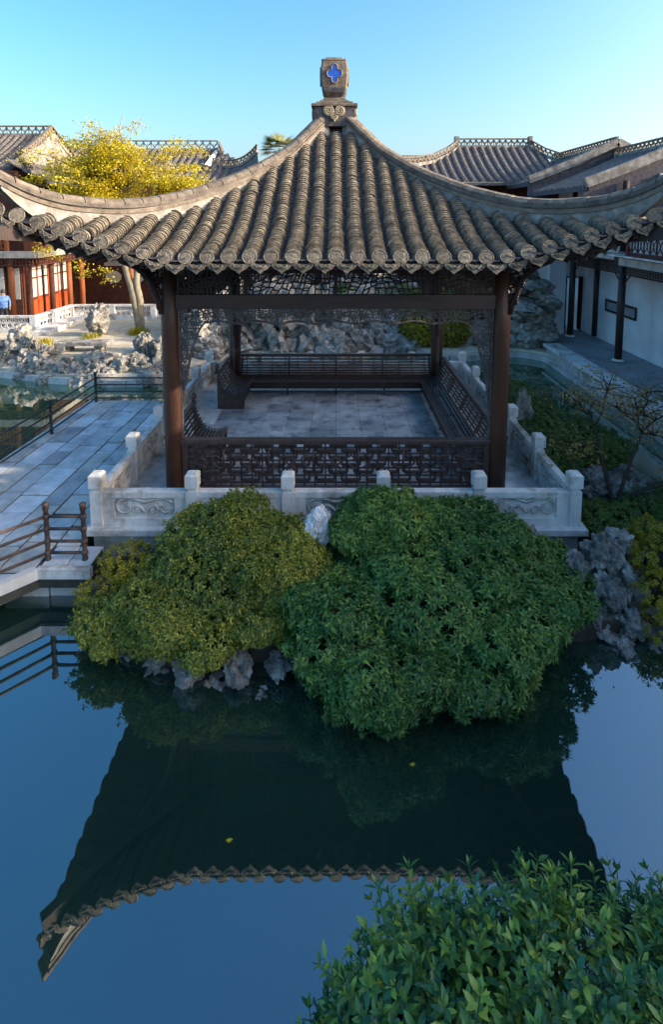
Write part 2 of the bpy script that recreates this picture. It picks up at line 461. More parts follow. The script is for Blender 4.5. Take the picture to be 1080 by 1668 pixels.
M['water'] = water_mat()
WZ = -0.74      # water level; the pavilion floor is z = 0

# ------------------------------------------------------------------ the setting
mb = MB()
mb.add([(-60, -40, WZ), (40, -40, WZ), (40, 60, WZ), (-60, 60, WZ)], [(0, 1, 2, 3)])
tag(mb.build('water', M['water']), 'dark green pond water mirroring sky and pavilion', 'water', kind='structure')

shore = [(-60, 19.6), (-16, 19.6), (-12.2, 19.1), (-10.4, 18.5), (-8.8, 18.15), (-7.2, 18.0), (-5.8, 18.6), (-5.0, 20.2), (-3.6, 21.3), (-1.8, 21.3), (0.0, 20.8),
         (0.9, 21.3), (2.0, 22.6), (3.4, 22.2), (4.6, 21.2), (6.2, 21.6), (7.4, 21.9), (8.4, 21.3), (8.7, 20.0)]


def smooth_poly(p, n=4):
    out = []
    for i in range(len(p) - 1):
        p0 = p[max(i - 1, 0)]; p1 = p[i]; p2 = p[i + 1]; p3 = p[min(i + 2, len(p) - 1)]
        for k in range(n):
            t = k / n
            out.append(tuple(0.5 * (2 * p1[j] + (p2[j] - p0[j]) * t + (2 * p0[j] - 5 * p1[j] + 4 * p2[j] - p3[j]) * t * t
                                    + (3 * p1[j] - p0[j] - 3 * p2[j] + p3[j]) * t ** 3) for j in range(len(p1))))
    out.append(tuple(p[-1]))
    return out


sh = smooth_poly(shore, 4)
mb = MB()
mb.prism(sh + [(8.7, -60), (420, -60), (420, 420), (-420, 420), (-420, 19.6)], -3.0, -0.42)
tag(mb.build('ground', M['sand']), 'earth bank round the pond', 'ground', kind='structure')
# low kerb that edges the far shore
mb = MB()
for i in range(4, len(sh) - 1):
    a = Vector((*sh[i], 0)); b = Vector((*sh[i + 1], 0))
    mb.bar(a + Vector((0, 0.0, -0.66)), b + Vector((0, 0.0, -0.66)), 0.30, 0.30)
tag(mb.build('kerb', M['quay']), 'pale stone kerb along the pond edge', 'kerb', kind='structure')
# near bank under the foreground shrub (below the frame)
mb = MB()
mb.prism([(-60, 2.35), (8.7, 2.35), (8.7, -60), (-60, -60)], -3, -0.40)
tag(mb.build('near_bank', M['soil']), 'planted earth bank below the viewer', 'ground', kind='structure')
# courtyard floor on the left of the far bank
mb = MB()
mb.prism([(-40, 20.6), (-12.6, 20.4), (-10.5, 19.6), (-8.2, 19.5), (-6.9, 20.6), (-6.6, 24), (-6.6, 27), (-40, 27)], -0.46, -0.02)
tag(mb.build('courtyard', M['sand']), 'sunlit sandy courtyard floor', 'courtyard', kind='structure')

# ------------------------------------------------------------------ pavilion
PC = Vector((0, 12.36, 0))
HW = 2.95
pav = empty('pavilion', PC, 'square open pavilion with upswept grey tiled roof standing in the pond', 'pavilion')


def facexf(k):
    """face k: 0 front (-Y), 1 right (+X), 2 back, 3 left; (x along the face, d outward, z)"""
    def T(x, d, z):
        if k == 0: return (x, PC.y - d, z)
        if k == 1: return (d, PC.y + x, z)
        if k == 2: return (-x, PC.y + d, z)
        return (-d, PC.y - x, z)
    return T


DE, TIP = 4.42, 4.74


def lift(x):
    x = abs(x)
    return 0.74 * ((x - 2.4) / 2.3) ** 1.3 if x > 2.4 else 0.0


def roofz(x, d):
    u = d / DE
    return 7.25 - 2.8 * (1.62 * u - 0.62 * u * u) + lift(min(abs(x), TIP))


def eave_d(x):
    return DE + (TIP - DE) * min(1, abs(x) / TIP) ** 3


# --- roof deck (top sheet, soffit and fascia in one closed shell per face)
roof_mb = MB()
sof = MB()
nS, nT = 28, 16
for k in range(4):
    T = facexf(k)
    for zoff, bag in ((-0.05, roof_mb), (-0.17, sof)):
        vs = []
        for j in range(nT + 1):
            t = 0.03 + 0.97 * j / nT
            for i in range(nS + 1):
                s = -1 + 2 * i / nS
                x = s * t * TIP
                d = t * eave_d(abs(s) * TIP)
                vs.append(T(x, d, roofz(x, d) + zoff))
        fs = [(j * (nS + 1) + i, (j + 1) * (nS + 1) + i, (j + 1) * (nS + 1) + i + 1, j * (nS + 1) + i + 1) for j in range(nT) for i in range(nS)]
        bag.add(vs, fs)
    # fascia board under the tile ends
    for i in range(nS):
        p = []
        for ii in (i, i + 1):
            s = -1 + 2 * ii / nS
            x = s * TIP; d = eave_d(abs(x)) - 0.02
            p.append((x, d, roofz(x, d)))
        sof.add([T(p[0][0], p[0][1], p[0][2] - 0.17), T(p[1][0], p[1][1], p[1][2] - 0.17), T(p[1][0], p[1][1], p[1][2] - 0.06), T(p[0][0], p[0][1], p[0][2] - 0.06)], [(0, 1, 2, 3)])
roof = roof_mb.build('roof', M['pan'], pav)
sof.build('soffit', M['wood'], roof)

# --- tile rolls, channels, end tiles, drip tiles
NR = 16
xs = [0.3205 * i - math.copysign(8.6e-5 * abs(i) ** 3, i) for i in range(-NR, NR + 1)]
RR = 0.118
rr = random.Random(3)


def hip_d(x):
    return abs(x) + 0.09


def row_mesh(x0, k):
    d0 = max(hip_d(x0), 0.42); d1 = eave_d(x0)
    T = facexf(k)
    # arc-length steps
    n = 200
    ds = [d0 + (d1 - d0) * i / n for i in range(n + 1)]
    zs = [roofz(x0, d) for d in ds]
    acc = [0]
    for i in range(n): acc.append(acc[-1] + sqrt((ds[i + 1] - ds[i]) ** 2 + (zs[i + 1] - zs[i]) ** 2))
    Ltot = acc[-1]
    m = max(3, int(Ltot / (0.07 if k == 0 else 0.10)))

    def at(s):
        return np.interp(s, acc, ds), np.interp(s, acc, zs)
    tw = 0.0
    bagv = []; bagf = []
    npt = 9
    sway = rr.uniform(-0.01, 0.01)
    for i in range(m):
        s0 = Ltot * i / m - 0.012; s1 = Ltot * (i + 1) / m
        da, za = at(max(s0, 0)); db, zb = at(s1)
        jx = rr.uniform(-0.008, 0.008) + sway * sin(i * 0.23); jr = rr.uniform(-0.007, 0.007)
        if rr.random() < 0.05: jr += rr.choice((-0.02, 0.015)); jx += rr.uniform(-0.02, 0.02)
        base = len(bagv)
        slope = Vector((db - da, zb - za)).normalized()
        nx, nz = -slope.y, slope.x
        prof = ((da, za, RR + jr - 0.014), (db, zb, RR + jr + 0.014), (db, zb, RR + jr - 0.030))
        for d, z, r in prof:
            for q in range(npt):
                a = -0.35 + (pi + 0.7) * q / (npt - 1)
                h = r * sin(a) * 0.95
                bagv.append((x0 + jx + r * cos(a), d + nx * h, z + nz * h + 0.0))
        for ring in range(2):
            for q in range(npt - 1):
                p = base + ring * npt + q
                bagf.append((p, p + 1, p + npt + 1, p + npt))
    mb = MB(T); mb.add(bagv, bagf)
    return mb


def channel_mesh(xc, w, k):
    d0 = max(hip_d(xc) + 0.05, 0.4); d1 = eave_d(xc) + 0.02
    T = facexf(k)
    m = max(3, int((d1 - d0) * 1.2 / 0.11))
    mb = MB(T)
    for i in range(m):
        da = d0 + (d1 - d0) * i / m; db = d0 + (d1 - d0) * (i + 1) / m + 0.02
        za = roofz(xc, da); zb = roofz(xc, db)
        v = []
        for d, z in ((da, za - 0.028), (db, zb + 0.016), (db, zb - 0.012)):
            for q, hz in ((-1, 0.03), (-0.5, 0.0), (0, -0.012), (0.5, 0.0), (1, 0.03)):
                v.append((xc + q * w / 2, d, z + hz))
        f = [(r_ * 5 + q, r_ * 5 + q + 1, r_ * 5 + 5 + q + 1, r_ * 5 + 5 + q) for r_ in range(2) for q in range(4)]
        mb.add(v, f)
    return mb


# end tile: round plate with a raised rim and a boss
em = MB()
prof = [(0.112, 0.0), (0.117, 0.025), (0.107, 0.033), (0.099, 0.027), (0.07, 0.031), (0.03, 0.033), (0.0, 0.034)]
nn = 14
ev = []; ef = []
for r, h in prof[:-1]:
    for q in range(nn):
        a = 2 * pi * q / nn
        ev.append((r * cos(a), -h, r * sin(a)))
ev.append((0, -prof[-1][1], 0))
for i in range(len(prof) - 2):
    for q in range(nn):
        ef.append((i * nn + q, i * nn + (q + 1) % nn, (i + 1) * nn + (q + 1) % nn, (i + 1) * nn + q))
c = len(ev) - 1
for q in range(nn): ef.append(((len(prof) - 2) * nn + q, (len(prof) - 2) * nn + (q + 1) % nn, c))
em.add(ev, ef)
end_me = em.mesh('end_tile', M['endtile'])
# drip tile: lobed hanging plate
dm = MB()
out = [(-0.135, 0.05), (-0.07, 0.015), (0, 0.005), (0.07, 0.015), (0.135, 0.05), (0.145, -0.01), (0.105, -0.06), (0.055, -0.085), (0, -0.135), (-0.055, -0.085), (-0.105, -0.06), (-0.145, -0.01)]
n_ = len(out)
dv = [(x, 0, z) for x, z in out] + [(x, -0.022, z) for x, z in out]
dm.add(dv, [tuple(range(n_)), tuple(range(n_, 2 * n_))[::-1]] + [(i, n_ + i, n_ + (i + 1) % n_, (i + 1) % n_) for i in range(n_)])
dm.tube([(-0.08, -0.02, 0.0), (-0.04, -0.03, -0.05), (0, -0.03, -0.02), (0.04, -0.03, -0.05), (0.08, -0.02, 0.0)], 0.011, 4)
drip_me = dm.mesh('drip_tile', M['endtile'])

for k in range(4):
    T = facexf(k)
    rz = (0, pi / 2, pi, -pi / 2)[k]
    for i, x in enumerate(xs):
        if abs(x) + 0.2 < eave_d(x):
            row_mesh(x, k).build('tile_roll', M['tile'], roof)
        d = eave_d(x); sl = lift(x + 0.05) - lift(x - 0.05)
        tilt = math.atan2(sl, 0.1) if abs(x) > 2.4 else 0
        if k in (0, 1, 3):
            o = link('end_tile', end_me, roof, T(x, d + 0.008, roofz(x, d) + 0.028), (0.28 + rr.uniform(-0.06, 0.06), 0, 0), (1.0, 1, 0.95))
            o.rotation_mode = 'XYZ'
            o.rotation_euler = (Matrix.Rotation(rz, 3, 'Z') @ Matrix.Rotation(-tilt, 3, 'Y') @ Matrix.Rotation(-0.25 + rr.uniform(-0.12, 0.12), 3, 'X')).to_euler()
            o.scale = (rr.uniform(0.95, 1.05), 1, rr.uniform(0.9, 1.0))
    for i in range(len(xs) - 1):
        xc = (xs[i] + xs[i + 1]) / 2; w = xs[i + 1] - xs[i]
        if abs(xc) + 0.25 < eave_d(xc):
            channel_mesh(xc, w * 1.04, k).build('tile_channel', M['pan'], roof)
        if k in (0, 1, 3):
            d = eave_d(xc); sl = lift(xc + 0.05) - lift(xc - 0.05)
            tilt = math.atan2(sl, 0.1) if abs(xc) > 2.4 else 0
            o = link('drip_tile', drip_me, roof, T(xc, d + 0.03, roofz(xc, d) - 0.085))
            o.rotation_euler = (Matrix.Rotation(rz, 3, 'Z') @ Matrix.Rotation(-tilt, 3, 'Y') @ Matrix.Rotation(0.08 + rr.uniform(-0.08, 0.08), 3, 'X')).to_euler()
            o.scale = (w / 0.30, 1, 1)

# --- hip ridges: plaster wall with brick courses and cap tiles
HT = [0.0, 0.082, 0.208, 0.304, 0.372, 0.506, 0.642, 0.739, 0.812, 0.88, 0.942, 0.987, 1.03]
HZ = [7.62, 7.22, 6.54, 6.19, 5.98, 5.65, 5.42, 5.35, 5.36, 5.41, 5.53, 5.68, 5.86]


def hip_top(t):
    # smooth interpolation
    i = max(0, min(len(HT) - 2, int(np.searchsorted(HT, t)) - 1))
    t0, t1 = HT[i], HT[i + 1]

    def sl(j):
        if j <= 0: return (HZ[1] - HZ[0]) / (HT[1] - HT[0])
        if j >= len(HT) - 1: return (HZ[-1] - HZ[-2]) / (HT[-1] - HT[-2])
        return (HZ[j + 1] - HZ[j - 1]) / (HT[j + 1] - HT[j - 1])
    h = t1 - t0; s = (t - t0) / h
    return ((2 * s ** 3 - 3 * s ** 2 + 1) * HZ[i] + (s ** 3 - 2 * s * s + s) * h * sl(i) + (-2 * s ** 3 + 3 * s * s) * HZ[i + 1] + (s ** 3 - s * s) * h * sl(i + 1))


cap_prof = [(-0.12, -0.075), (-0.13, 0.0), (-0.08, 0.055), (0.0, 0.075), (0.08, 0.055), (0.13, 0.0), (0.12, -0.075)]
for sx in (-1, 1):
    for sy in (-1, 1):
        dirv = Vector((sx, sy, 0)).normalized(); side = Vector((-dirv.y, dirv.x, 0))

        def hp(t):
            return Vector((sx * TIP * t, PC.y + sy * TIP * t, 0))
        # plaster body
        mb = MB(); vs = []; fs = []
        NT = 40
        for j in range(NT + 1):
            t = 0.05 + (1.0 - 0.05) * j / NT
            p = hp(t); top = hip_top(t) - 0.09
            bot = min(roofz(TIP * t, TIP * t), top) - 0.16
            if t > 0.9: bot += (top - 0.1 - bot) * (t - 0.9) / 0.1 * 0.85
            w = 0.115
            for a, z in ((-w - 0.03, bot), (-w, top), (w, top), (w + 0.03, bot)):
                q = p + side * a; vs.append((q.x, q.y, z))
        for j in range(NT):
            for q in range(3): fs.append((j * 4 + q, j * 4 + q + 1, j * 4 + 5 + q, j * 4 + 4 + q))
        fs.append((NT * 4, NT * 4 + 1, NT * 4 + 2, NT * 4 + 3)); fs.append((3, 2, 1, 0))
        mb.add(vs, fs)
        mb.build('hip_ridge', M['plaster'], roof)
        # two moulded courses
        for lo, hi, w, nm in ((-0.23, -0.17, 0.15, 'ridge_course'), (-0.145, -0.085, 0.165, 'ridge_course')):
            mb = MB(); vs = []; fs = []
            for j in range(NT + 1):
                t = 0.05 + (1.0 - 0.05) * j / NT + 0.004
                p = hp(t); top = hip_top(t)
                for a, z in ((-w, top + lo), (-w, top + hi), (w, top + hi), (w, top + lo)):
                    q = p + side * a; vs.append((q.x, q.y, z))
            for j in range(NT):
                for q in range(4): fs.append((j * 4 + q, j * 4 + (q + 1) % 4, j * 4 + 4 + (q + 1) % 4, j * 4 + 4 + q))
            fs.append((NT * 4, NT * 4 + 1, NT * 4 + 2, NT * 4 + 3))
            mb.add(vs, fs)
            mb.build(nm, M['ridge'] if lo < -0.2 else M['grimridge'], roof)
        # cap tiles one by one
        ncap = 21
        for j in range(ncap):
            t0 = 0.045 + 0.975 * j / ncap; t1 = 0.045 + 0.975 * (j + 1) / ncap - 0.0022
            mb = MB(); vs = []; fs = []
            jz = rr.uniform(-0.006, 0.006)
            for q_, t in enumerate((t0, (t0 + t1) / 2, t1)):
                p = hp(t); top = hip_top(t) + jz - 0.06
                for a, z in cap_prof:
                    q = p + side * a * 1.12; vs.append((q.x, q.y, top + z))
            npf = len(cap_prof)
            for r_ in range(2):
                for q in range(npf): fs.append((r_ * npf + q, r_ * npf + (q + 1) % npf, r_ * npf + npf + (q + 1) % npf, r_ * npf + npf + q))
            fs.append(tuple(range(npf))[::-1]); fs.append(tuple(range(2 * npf, 3 * npf)))
            mb.add(vs, fs)
            mb.build('ridge_tile', M['ridge'], roof)
        # wooden corner beam under the hip
        mb = MB()
        pts = [hp(t) + Vector((0, 0, roofz(TIP * t, TIP * t) - 0.28)) for t in (0.55, 0.7, 0.85, 0.96, 1.01)]
        for a, b in zip(pts, pts[1:]): mb.bar(a, b, 0.17, 0.2)
        mb.build('corner_beam', M['wood'], roof)
# rafters
for k in range(4):
    T = facexf(k)
    mb = MB(T)
    for i in range(-15, 16):
        x = i * 0.29
        d0 = max(2.9, abs(x)); d1 = eave_d(x) - 0.1
        if d1 - d0 < 0.2: continue
        mb.bar((x, d0, roofz(x, d0) - 0.22), (x, d1, roofz(x, d1) - 0.22), 0.07, 0.08)
    mb.build('rafters', M['wood'], roof)

# --- finial
fm = MB()
fx, fy = -0.03, PC.y
fm.bbox(fx - 0.44, fx + 0.44, fy - 0.44, fy + 0.44, 7.02, 7.44)
fin = fm.build('finial', M['pan'], pav)
mb = MB()
for w, z0, z1 in ((0.50, 7.44, 7.50), (0.40, 7.50, 7.555), (0.32, 7.555, 7.60), (0.255, 7.60, 7.655)):
    mb.cbox(fx - w, fx + w, fy - w, fy + w, z0, z1, 0.015)
mb.build('finial_base', M['ridge'], fin)
mb = MB()


def sqloft(mb, prof, n=5):
    vs = []; fs = []
    for w, z in prof:
        c_ = w * 0.12
        for dx, dy in ((-w + c_, -w), (w - c_, -w), (w, -w + c_), (w, w - c_), (w - c_, w), (-w + c_, w), (-w, w - c_), (-w, -w + c_)):
            vs.append((fx + dx, fy + dy, z))
    m = len(prof)
    for i in range(m - 1):
        for q in range(8): fs.append((i * 8 + q, i * 8 + (q + 1) % 8, i * 8 + 8 + (q + 1) % 8, i * 8 + 8 + q))
    fs.append(tuple(range(8))[::-1]); fs.append(tuple(range(m * 8 - 8, m * 8)))
    mb.add(vs, fs)


sqloft(mb, [(0.165, 7.64), (0.17, 7.69), (0.20, 7.72), (0.255, 7.78), (0.262, 7.81)])
mb.build('finial_neck', M['grimridge'], fin)
mb = MB()
sqloft(mb, [(0.262, 7.80), (0.268, 7.83), (0.272, 7.87)])
mb.build('finial_band', M['pan'], fin)
mb = MB()
sqloft(mb, [(0.274, 7.868), (0.296, 8.0), (0.303, 8.14), (0.296, 8.30), (0.274, 8.44), (0.282, 8.445), (0.28, 8.475), (0.20, 8.50), (0.18, 8.535), (0.10, 8.55)])
mb.build('finial_body', M['ridge'], fin)
# quatrefoil windows with blue glaze
for ang in range(4):
    ca, sa = cos(ang * pi / 2), sin(ang * pi / 2)

    def TQ(x, d, z, ca=ca, sa=sa):
        return (fx + x * ca + d * sa, fy + x * sa - d * ca, z)
    pts = []
    for q in range(40):
        a = 2 * pi * q / 40
        ph = (a + pi / 4) % (pi / 2) - pi / 4
        r = 0.090 * cos(ph) + sqrt(max(0.0, 0.0665 ** 2 - (0.090 * sin(ph)) ** 2))
        pts.append((r * cos(a) * 1.0, 8.16 + r * sin(a) * 1.22))
    mb = MB(TQ)
    mb.add([(x, 0.308, z) for x, z in pts] + [(x, 0.27, z) for x, z in pts], [tuple(range(40))] + [(q, 40 + q, 40 + (q + 1) % 40, (q + 1) % 40) for q in range(40)])
    mb.build('quatrefoil_glaze', M['blue'], fin)
    mb = MB(TQ)
    mb.tube([(x * 1.06, 0.306, 8.16 + (z - 8.16) * 1.06) for x, z in pts + pts[:1]], 0.016, 5)
    mb.build('quatrefoil_frame', M['ridge'], fin)
    # cloud ornament below the base
    mb = MB(TQ)
    for cx_, cz_, rad in ((-0.125, 7.345, 0.115), (0.125, 7.345, 0.115), (0.0, 7.235, 0.095)):
        mb.disc((cx_, 0.45, cz_), (0, 1, 0), rad, 0.035, 16)
        sp = []
        for q in range(26):
            a = q / 25 * 4 * pi; r = rad * (0.92 - 0.75 * q / 25)
            sp.append((cx_ + r * cos(a + pi / 2) * (1 if cx_ >= 0 else -1), 0.487, cz_ + r * sin(a + pi / 2)))
        mb.tube(sp, 0.014, 5)
    mb.prism([(-0.16, 0), (0.16, 0), (0.1, 0.01), (0, 0.02)], 0, 0.01)
    mb.v = mb.v[:-8]; mb.f = mb.f[:-6]; mb.s = mb.s[:-6]
    mb.disc((0, 0.45, 7.30), (0, 1, 0), 0.07, 0.03, 12)
    mb.tube([(0, 0.47, 7.15), (0, 0.47, 7.10)], [0.03, 0.008], 6)
    mb.build('cloud_ornament', M['ochre'], fin)

# --- columns, stone bases
for sx in (-1, 1):
    for sy in (-1, 1):
        mb = MB()
        mb.lathe([(0.158, 0.12), (0.16, 1.2), (0.155, 3.0), (0.15, 4.55)], (sx * HW, PC.y + sy * HW, 0), 24)
        col = mb.build('column', M['column'], pav)
        mb = MB()
        mb.lathe([(0.22, 0.0), (0.24, 0.03), (0.23, 0.08), (0.18, 0.125)], (sx * HW, PC.y + sy * HW, 0.0), 20)
        mb.build('column_base', M['stone'], col)


# --- beams, lattice friezes, hanging aprons
def split_poly(poly, amin, rng, out):
    n = len(poly)
    a = abs(sum(poly[i][0] * poly[(i + 1) % n][1] - poly[(i + 1) % n][0] * poly[i][1] for i in range(n))) / 2
    if a < amin * rng.uniform(0.6, 1.5): return
    # cut across the longest edge
    ln = [((poly[i][0] - poly[(i + 1) % n][0]) ** 2 + (poly[i][1] - poly[(i + 1) % n][1]) ** 2, i) for i in range(n)]
    ln.sort(reverse=True)
    i = ln[0][1]
    cand = [j for j in range(n) if j != i]
    j = max(cand, key=lambda q: ((q - i) % n in (2, n - 2, n // 2)) + rng.random() * 1.2 + ln[[z[1] for z in ln].index(q)][0] * 2)
    t = rng.uniform(0.32, 0.68); s = rng.uniform(0.3, 0.7)
    p = tuple(poly[i][q] + (poly[(i + 1) % n][q] - poly[i][q]) * t for q in (0, 1))
    r_ = tuple(poly[j][q] + (poly[(j + 1) % n][q] - poly[j][q]) * s for q in (0, 1))
    out.append((p, r_))
    if i < j:
        A = [p] + poly[i + 1:j + 1] + [r_]; B = [r_] + poly[j + 1:] + poly[:i + 1] + [p]
    else:
        A = [p] + poly[i + 1:] + poly[:j + 1] + [r_]; B = [r_] + poly[j + 1:i + 1] + [p]
    split_poly(A, amin, rng, out); split_poly(B, amin, rng, out)


def apron_low(x):
    x = abs(x)
    if x < 2.3: return 3.20 + 0.025 * cos(x * 2 * pi / 0.7)
    return 3.20 - 1.6 * ((x - 2.3) / 0.49) ** 1.9


def side_frame(k, seed):
    T = facexf(k)
    rng = random.Random(seed)
    # tie beam and eave beam
    mb = MB(T); mb.bbox(-HW, HW, HW - 0.07, HW + 0.07, 3.45, 3.70); mb.build('tie_beam', M['beam'], pav)
    mb = MB(T); mb.bbox(-HW - 0.3, HW + 0.3, HW - 0.09, HW + 0.09, 4.14, 4.42); mb.build('eave_beam', M['wood'], pav)
    # ice-crack frieze between them, in three bays
    mb = MB(T)
    for a, b in ((-2.79, -1.6), (-1.6, 1.6), (1.6, 2.79)):
        segs = []
        split_poly([(a, 3.70), (b, 3.70), (b, 4.14), (a, 4.14)], 0.016, rng, segs)
        for p, q in segs: mb.bar((p[0], HW, p[1]), (q[0], HW, q[1]), 0.022, 0.035, (0, 1, 0))
    for x in (-2.8, -1.6, 0.0, 1.6, 2.8): mb.bbox(x - 0.03, x + 0.03, HW - 0.035, HW + 0.035, 3.70, 4.14)
    mb.build('ice_crack_frieze', M['wood'], pav)
    # carved vine apron
    mb = MB(T)
    segs = []
    for x0 in np.arange(-2.8, 2.8, 0.2):
        lo = min(apron_low(x0), apron_low(x0 + 0.2)) - 0.02
        z0 = 3.45
        while z0 > lo:
            split_poly([(x0, z0 - 0.2), (x0 + 0.2, z0 - 0.2), (x0 + 0.2, z0), (x0, z0)], 0.0035, rng, segs)
            segs.append(((x0, z0), (x0 + 0.1, z0 - 0.2)))
            z0 -= 0.2
    for p, q in segs:
        mx, mz = (p[0] + q[0]) / 2, (p[1] + q[1]) / 2
        if mz > apron_low(mx) + 0.01 and abs(mx) < 2.78:
            o = rng.uniform(-0.01, 0.01)
            mb.bar((p[0], HW + o, p[1]), (q[0], HW + o, q[1]), 0.019, 0.03, (0, 1, 0))
    mb.tube([(x, HW, apron_low(x)) for x in np.linspace(-2.785, 2.785, 121)], 0.02, 5)
    for s in (-1, 1): mb.bbox(s * 2.80 - 0.03, s * 2.80 + 0.03, HW - 0.035, HW + 0.035, 0.14, 3.45)
    mb.build('carved_apron', M['apron'], pav)


for k in range(4): side_frame(k, 20 + k)

# corner brackets below the upswept eaves, on the outer faces of the columns
for sx in (-1, 1):
    for sy in (-1, 1):
        dv = Vector((sx, sy, 0)).normalized()
        p0 = Vector((sx * HW, PC.y + sy * HW, 0)) + dv * 0.15
        mb = MB()
        pts = []
        for t in np.linspace(0, 1, 12):
            pts.append(p0 + dv * (0.72 * t ** 1.6 + 0.05 * sin(t * 9)) + Vector((0, 0, 3.38 + 1.06 * t ** 0.85 + 0.04 * sin(t * 11))))
        mb.tube(pts, [0.05] * 12, 6)
        rng = random.Random(5 + sx * 2 + sy)
        for q in range(80):
            t = rng.random(); s = rng.random()
            b_ = p0 + dv * (0.72 * t ** 1.6) * s + Vector((0, 0, 3.42 + 1.02 * t ** 0.85))
            e = b_ + dv * rng.uniform(-0.14, 0.14) + Vector((0, 0, rng.uniform(0.05, 0.16)))
            if e.z < 4.45: mb.tube([b_, (b_ + e) / 2 + dv * 0.04, e], 0.022, 4)
        mb.build('corner_bracket', M['wood'], pav)


# --- benches
def bench(origin, ud, vd, L, name='bench', ends=(True, True)):
    """u along the bench, v inward from the column line, w up"""
    ud = Vector(ud); vd = Vector(vd); og = Vector(origin)

    def T(u, v, w):
        p = og + ud * u + vd * v
        return (p.x, p.y, w)
    prof = [(-0.17, 0.98), (-0.11, 0.84), (-0.05, 0.70), (0.01, 0.58), (0.09, 0.485), (0.20, 0.43), (0.32, 0.41), (0.44, 0.415), (0.55, 0.435)]
    nl = max(2, int(round(L / 1.45)) + 1)
    b = None
    for i in range(nl):     # curved brackets carrying the slats
        mb = MB(T)
        u = 0.04 + (L - 0.08) * i / (nl - 1)
        end = (i == 0 and ends[0]) or (i == nl - 1 and ends[1])
        th = 0.05
        pts = [(v, w - 0.035) for v, w in prof]
        if end:
            poly = pts + [(0.56, 0.40), (0.53, 0.02), (-0.17, 0.02)]
        else:
            poly = pts + [(0.56, 0.36), (0.48, 0.355), (0.48, 0.02), (0.42, 0.02), (0.42, 0.35), (0.30, 0.34), (0.10, 0.37), (-0.08, 0.55), (-0.21, 0.95)]
        n = len(poly)
        vs = [(u - th / 2, v, w) for v, w in poly] + [(u + th / 2, v, w) for v, w in poly]
        mb.add(vs, [tuple(range(n)), tuple(range(n, 2 * n))[::-1]] + [(q, n + q, n + (q + 1) % n, (q + 1) % n) for q in range(n)])
        if b is None: b = mb.build(name, M['bench'], pav, recalc=True)
        else: mb.build('end_panel' if end else 'leg_bracket', M['bench'], b, recalc=True)
    for i in range(15):
        f_ = i / 14 * (len(prof) - 1); j = min(int(f_), len(prof) - 2); t = f_ - j
        v = prof[j][0] + (prof[j + 1][0] - prof[j][0]) * t; w = prof[j][1] + (prof[j + 1][1] - prof[j][1]) * t
        dv = prof[j + 1][0] - prof[j][0]; dw = prof[j + 1][1] - prof[j][1]
        l = sqrt(dv * dv + dw * dw); dv /= l; dw /= l
        if i == 0: continue
        mb = MB(T)
        a = 0.021; h = 0.013
        vs = []
        for u in (0.0, L):
            for s1, s2 in ((-1, -1), (1, -1), (1, 1), (-1, 1)):
                vs.append((u, v + dv * a * s1 - dw * h * s2, w + dw * a * s1 + dv * h * s2))
        mb.add(vs, [(0, 1, 2, 3), (7, 6, 5, 4), (0, 4, 5, 1), (1, 5, 6, 2), (2, 6, 7, 3), (3, 7, 4, 0)])
        mb.build('slat', M['bench'], b, recalc=True)
    mb = MB(T); mb.cbox(-0.02, L + 0.02, -0.235, -0.115, 0.975, 1.05, 0.02); mb.build('top_rail', M['bench'], b, recalc=True)
    mb = MB(T); mb.bbox(0.08, L - 0.08, 0.50, 0.53, 0.235, 0.405); mb.build('apron_board', M['wood'], b, recalc=True)
    mb = MB(T); mb.bbox(0.08, L - 0.08, -0.03, 0.0, 0.05, 0.42); mb.build('back_board', M['wood'], b, recalc=True)
    for w in (0.12,):
        mb = MB(T); mb.bbox(0.08, L - 0.08, 0.455, 0.485, w - 0.022, w + 0.022); mb.build('stretcher', M['bench'], b, recalc=True)
    for u, e in ((0.02, ends[0]), (L - 0.02, ends[1])):
        if e:
            p = T(u, -0.17, 0)
            mb = MB(); mb.lathe([(0.05, 1.04), (0.035, 1.08), (0.065, 1.13), (0.07, 1.17), (0.045, 1.22), (0.01, 1.24)], (p[0], p[1], 0), 10)
            mb.build('newel_knob', M['bench'], b)
    # vertical bars of the back
    nv = int(L / 0.36)
    for i in range(nv):
        mb = MB(T)
        u = (i + 0.5) * L / nv
        for (v0, w0), (v1, w1) in zip(prof[:4], prof[1:5]): mb.bar((u, v0 - 0.012, w0), (u, v1 - 0.012, w1), 0.024, 0.02, (1, 0, 0))
        mb.build('back_bar', M['bench'], b)
    return b


yb, yf = PC.y + HW, PC.y - HW
bench((-HW + 0.16, yb, 0), (1, 0, 0), (0, -1, 0), 2 * HW - 0.32, ends=(False, False))
bench((HW, yf + 0.16, 0), (0, 1, 0), (-1, 0, 0), 2 * HW - 0.32, ends=(False, False))
bench((-HW, yf + 0.16, 0), (0, 1, 0), (1, 0, 0), 1.85, ends=(False, True))
bench((-HW, 13.7, 0), (0, 1, 0), (1, 0, 0), 1.45, ends=(True, False))

